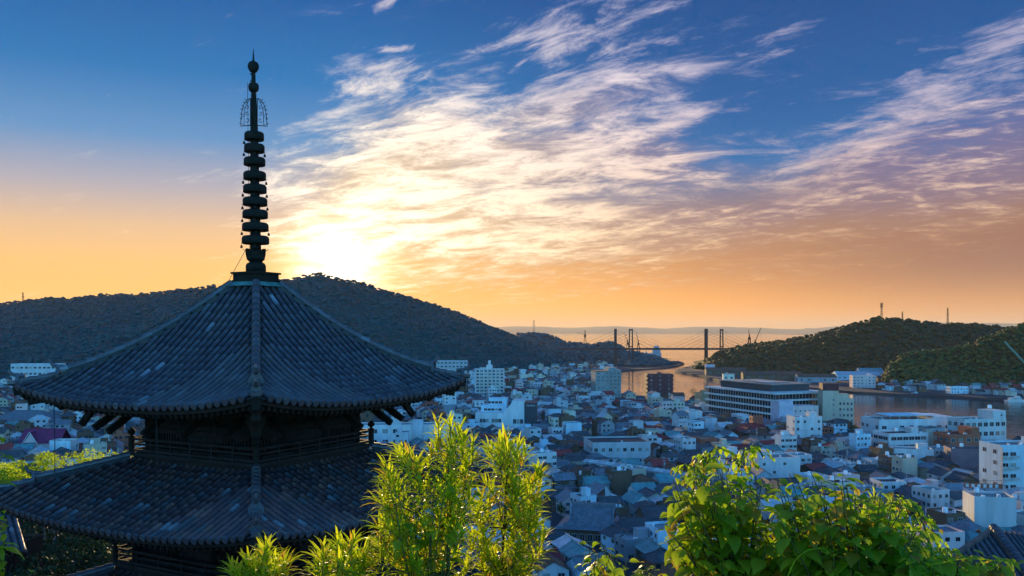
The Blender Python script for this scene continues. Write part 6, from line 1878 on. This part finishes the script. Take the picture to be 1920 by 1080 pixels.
tufted('narrow-leaved yellow shrub standing before the town houses', [(935, 1330), (938, 1180), (940, 1080), (945, 990), (950, 920), (953, 860), (955, 835)], 5.7,
       [(940, 815), (985, 830), (1000, 870), (1030, 885), (1010, 920), (1020, 990), (1045, 1090), (880, 1090), (870, 1030), (890, 960), (890, 870), (905, 840)], 62, 0.150, 22, 110,
       [(945, 828), (975, 835), (915, 840), (1008, 886), (985, 850), (1005, 985), (1020, 1010)])
tufted('low tuft of narrow yellow-green leaves below the pagoda corner', [(500, 1330), (498, 1200), (497, 1100), (497, 1060)], 5.2,
       [(450, 1040), (500, 1025), (545, 1040), (570, 1090), (420, 1090)], 14, 0.150, 26, 50, [(497, 1040), (465, 1055), (530, 1050), (430, 1075)])
tufted('middle tuft of narrow leaves in front of the lowest roof', [(630, 1330), (632, 1200), (633, 1100), (635, 1040)], 5.0,
       [(600, 1020), (640, 1005), (680, 1020), (700, 1090), (590, 1090)], 14, 0.145, 26, 50, [(632, 1018), (610, 1050), (655, 1040), (690, 1030)])
tufted('yellowish narrow-leaved sprig rising among the broad leaves', [(1625, 1330), (1622, 1150), (1620, 1040), (1620, 980)], 5.9,
       [(1590, 940), (1640, 925), (1660, 960), (1650, 1020), (1590, 1010)], 10, 0.12, 22, 30, [(1605, 945), (1640, 945), (1600, 975)])

def broad(label, base_px, d, poly, n_twig, leaf, per, n_single, name='broad_leaf_shrub', depth=0.9, extra=(), cat='shrub', droop=0.55, thick=0.007):
    b0 = W(base_px[0], base_px[1], d); gz = float(slope_z(b0.x, d)); base = Vector((b0.x, d, gz)); o = empty(name, base); tag(o, label, cat)
    sm = MB(); mats = []
    fork = W(base_px[0], base_px[1], d)-base
    sm.tube([Vector((0, 0, -0.2)), fork*0.5, fork], [thick*5, thick*4, thick*3], 7)
    targets = [(x, y, 0.0) for x, y in extra] + [in_poly_px(poly)+(lr.uniform(-depth, depth*0.6),) for _ in range(n_twig)]
    for (x, y, dd) in targets:
        tip = W(x, y, d+dd)-base
        mid = fork.lerp(tip, 0.55) + Vector((lr.uniform(-.1, .1), lr.uniform(-.1, .1), 0.12))
        pts_ = []
        for i in range(7):
            t = i/6; pts_.append(fork*(1-t)**2 + mid*2*t*(1-t) + tip*t*t)
        sm.tube(pts_, [thick*(1-0.85*i/6)+0.0015 for i in range(7)], 5)
        tan = (pts_[-1]-pts_[-2]).normalized(); L_ = 0.30
        for k in range(per):
            t = 0.45 + 0.55*k/(per-1)
            fl_ = t*6; i = min(5, int(fl_)); p = pts_[i].lerp(pts_[i+1], fl_-i)
            if (tip-p).length > 0.55: p = tip + (p-tip).normalized()*0.55*lr.random()
            an = k*2.4 + lr.uniform(-.5, .5)
            out = Vector((math.cos(an), math.sin(an), 0))
            dv_ = out*lr.uniform(0.7, 1.0) + tan*0.25 + Vector((0, 0, -droop + lr.uniform(-.35, .45)))
            mats.append(leaf_matrix(p + out*0.02, dv_, lr.uniform(-.45, .45), leaf*lr.uniform(0.6, 1.2)*(1.0 if k < per-3 else 0.55), lr.uniform(0.85, 1.15)))
    sm.build('branches', stem_m, o, True)
    add_leaves(o, mats, BL, gleaf_m, n_single)
    return o
broad('big broad-leaved shrub with drooping leaves right of the temple hall', (1400, 1250), 5.6,
      [(1262, 885), (1320, 865), (1400, 880), (1440, 905), (1500, 905), (1520, 1000), (1500, 1090), (1240, 1090), (1245, 1000)], 100, 0.142, 11, 140, depth=0.5, extra=((1262, 900), (1252, 950), (1300, 870), (1345, 868), (1390, 885)))
broad('middle broad-leaved shrub under the terrace block', (1600, 1250), 5.2,
      [(1440, 895), (1500, 885), (1570, 890), (1610, 920), (1670, 905), (1720, 950), (1750, 1000), (1750, 1090), (1470, 1090)], 124, 0.138, 11, 140, depth=0.5, extra=((1480, 888), (1520, 885), (1565, 892), (1600, 915), (1640, 905), (1690, 935), (1735, 985)))
broad('low broad-leaved shrub thinning out towards the tiled house', (1780, 1260), 5.0,
      [(1690, 985), (1760, 1010), (1830, 1025), (1885, 1045), (1900, 1095), (1690, 1095)], 80, 0.135, 11, 80, depth=0.4, extra=((1735, 1030), (1800, 1040), (1870, 1050)))
broad('small leafy sprig in front of the temple hall', (1160, 1260), 5.5,
      [(1100, 1025), (1130, 1015), (1180, 1040), (1240, 1060), (1245, 1095), (1085, 1095)], 26, 0.112, 10, 60, extra=((1105, 1022), (1130, 1020), (1175, 1045), (1215, 1055)))
broad('broad leaves climbing through the tall narrow-leaved shrub', (800, 1220), 5.2, [(710, 880), (890, 840), (905, 900), (760, 930), (700, 930)], 10, 0.10, 7, 30, 'climbing_vine', 0.25, ((880, 880), (730, 905), (720, 930), (770, 880), (895, 905)), 'vine', thick=0.003)
broad('broad leaves hanging in at the left frame edge', (-60, 1240), 4.6, [(-40, 960), (5, 950), (14, 1000), (-20, 1040)], 8, 0.13, 7, 20, 'edge_shrub', 0.2, ((0, 820), (2, 960), (8, 985), (60, 1075), (30, 1085), (85, 1082)))
# drooping feathery fronds above the big shrub
def frond(label, pts_px, d, n_side, leaf, n_single):
    b0 = W(pts_px[0][0][0], pts_px[0][0][1], d); gz = float(slope_z(b0.x, d)); base = Vector((b0.x, d, gz)); o = empty('feathery_creeper', base); tag(o, label, 'creeper')
    sm = MB(); mats = []; sm.tube([Vector((0, 0, -0.2)), (b0-base)*0.6, b0-base], [0.02, 0.014, 0.008], 6)
    for line in pts_px:
        pp = [W(x, y, d+lr.uniform(-.12, .12))-base for x, y in line]
        sm.tube(pp, [0.006]*len(pp), 5)
        for a_, b_ in zip(pp[:-1], pp[1:]):
            n_ = max(3, int((b_-a_).length/0.035))
            for i in range(n_):
                p = a_.lerp(b_, i/n_)
                for s in (-1, 1):
                    t_ = (b_-a_).normalized(); sd_ = t_.cross(Vector((0, 1, 0))).normalized()*s
                    for k in range(n_side):
                        q_ = p + sd_*0.03*k + Vector((lr.uniform(-.02, .02), lr.uniform(-.06, .06), -0.025*k))
                        mats.append(leaf_matrix(q_, sd_*0.4 + Vector((lr.uniform(-.3, .3), lr.uniform(-.4, .4), -0.7)), lr.uniform(-.8, .8), leaf*lr.uniform(0.7, 1.2)))
    sm.build('stem', stem_m, o, True); add_leaves(o, mats, BL, gleaf_m, n_single)
frond('feathery green creeper arching above the big broad-leaved shrub', [[(1310, 960), (1300, 900), (1315, 860), (1345, 838), (1375, 850), (1385, 875)], [(1345, 960), (1385, 880), (1395, 845), (1420, 835), (1432, 860)], [(1300, 905), (1330, 850), (1325, 880)], [(1310, 880), (1285, 870), (1270, 885)]], 5.9, 3, 0.042, 20)
frond('feathery creeper trailing down beside the small red roofs', [[(1640, 1010), (1655, 950), (1690, 930), (1720, 955), (1738, 1000), (1745, 1040)], [(1680, 1000), (1700, 940), (1745, 985), (1760, 1030), (1790, 1035)], [(1660, 950), (1680, 935), (1705, 960)]], 5.5, 3, 0.042, 20)
# curling tendrils
for (lab, pts_px, d) in (('pale tendril looping over the middle broad leaves', [(1475, 1085), (1490, 1050), (1515, 1030), (1545, 1028), (1562, 1045)], 4.7), ('pale tendril reaching right before the tiled house', [(1740, 1060), (1810, 1046), (1880, 1052), (1925, 1056)], 4.6)):
    pp = [W(x, y, d) for x, y in pts_px]; base = pp[0]; o = empty('vine_tendril', base); tag(o, lab, 'vine')
    sm = MB(); fine = []
    for i in range(len(pp)-1):
        for k in range(4): fine.append(pp[i].lerp(pp[i+1], k/4)-base)
    fine.append(pp[-1]-base); fine = [fine[0]] + [(fine[i-1]+fine[i]*2+fine[i+1])/4 for i in range(1, len(fine)-1)] + [fine[-1]]
    sm.tube(fine, [0.004*(1-0.6*i/len(fine)) for i in range(len(fine))], 6); sm.build('stem', yleaf_m, o, True)
    mats = [leaf_matrix(p, Vector((lr.uniform(-1, 1), lr.uniform(-.5, .5), 0.3)), 0, 0.035) for p in fine[-3:]]; add_leaves(o, mats, BL, gleaf_m, 3)
# ------------------------------------------------------------------ haze
hz = MB(); hz.box(-90000, 90000, -400, 70000, -4, 790)
hm = bpy.data.materials.new('haze_air'); hm.use_nodes = True
ht = hm.node_tree; ht.nodes.clear()
pv = ht.nodes.new('ShaderNodeVolumePrincipled')
pv.inputs['Color'].default_value = (0.92, 0.78, 0.62, 1)
pv.inputs['Density'].default_value = 0.00002
pv.inputs['Anisotropy'].default_value = 0.15
ho = ht.nodes.new('ShaderNodeOutputMaterial')
ht.links.new(pv.outputs[0], ho.inputs['Volume'])
hazeo = hz.build('haze', hm)
tag(hazeo, 'thin warm morning haze over the town and the channel', 'haze', kind='stuff')
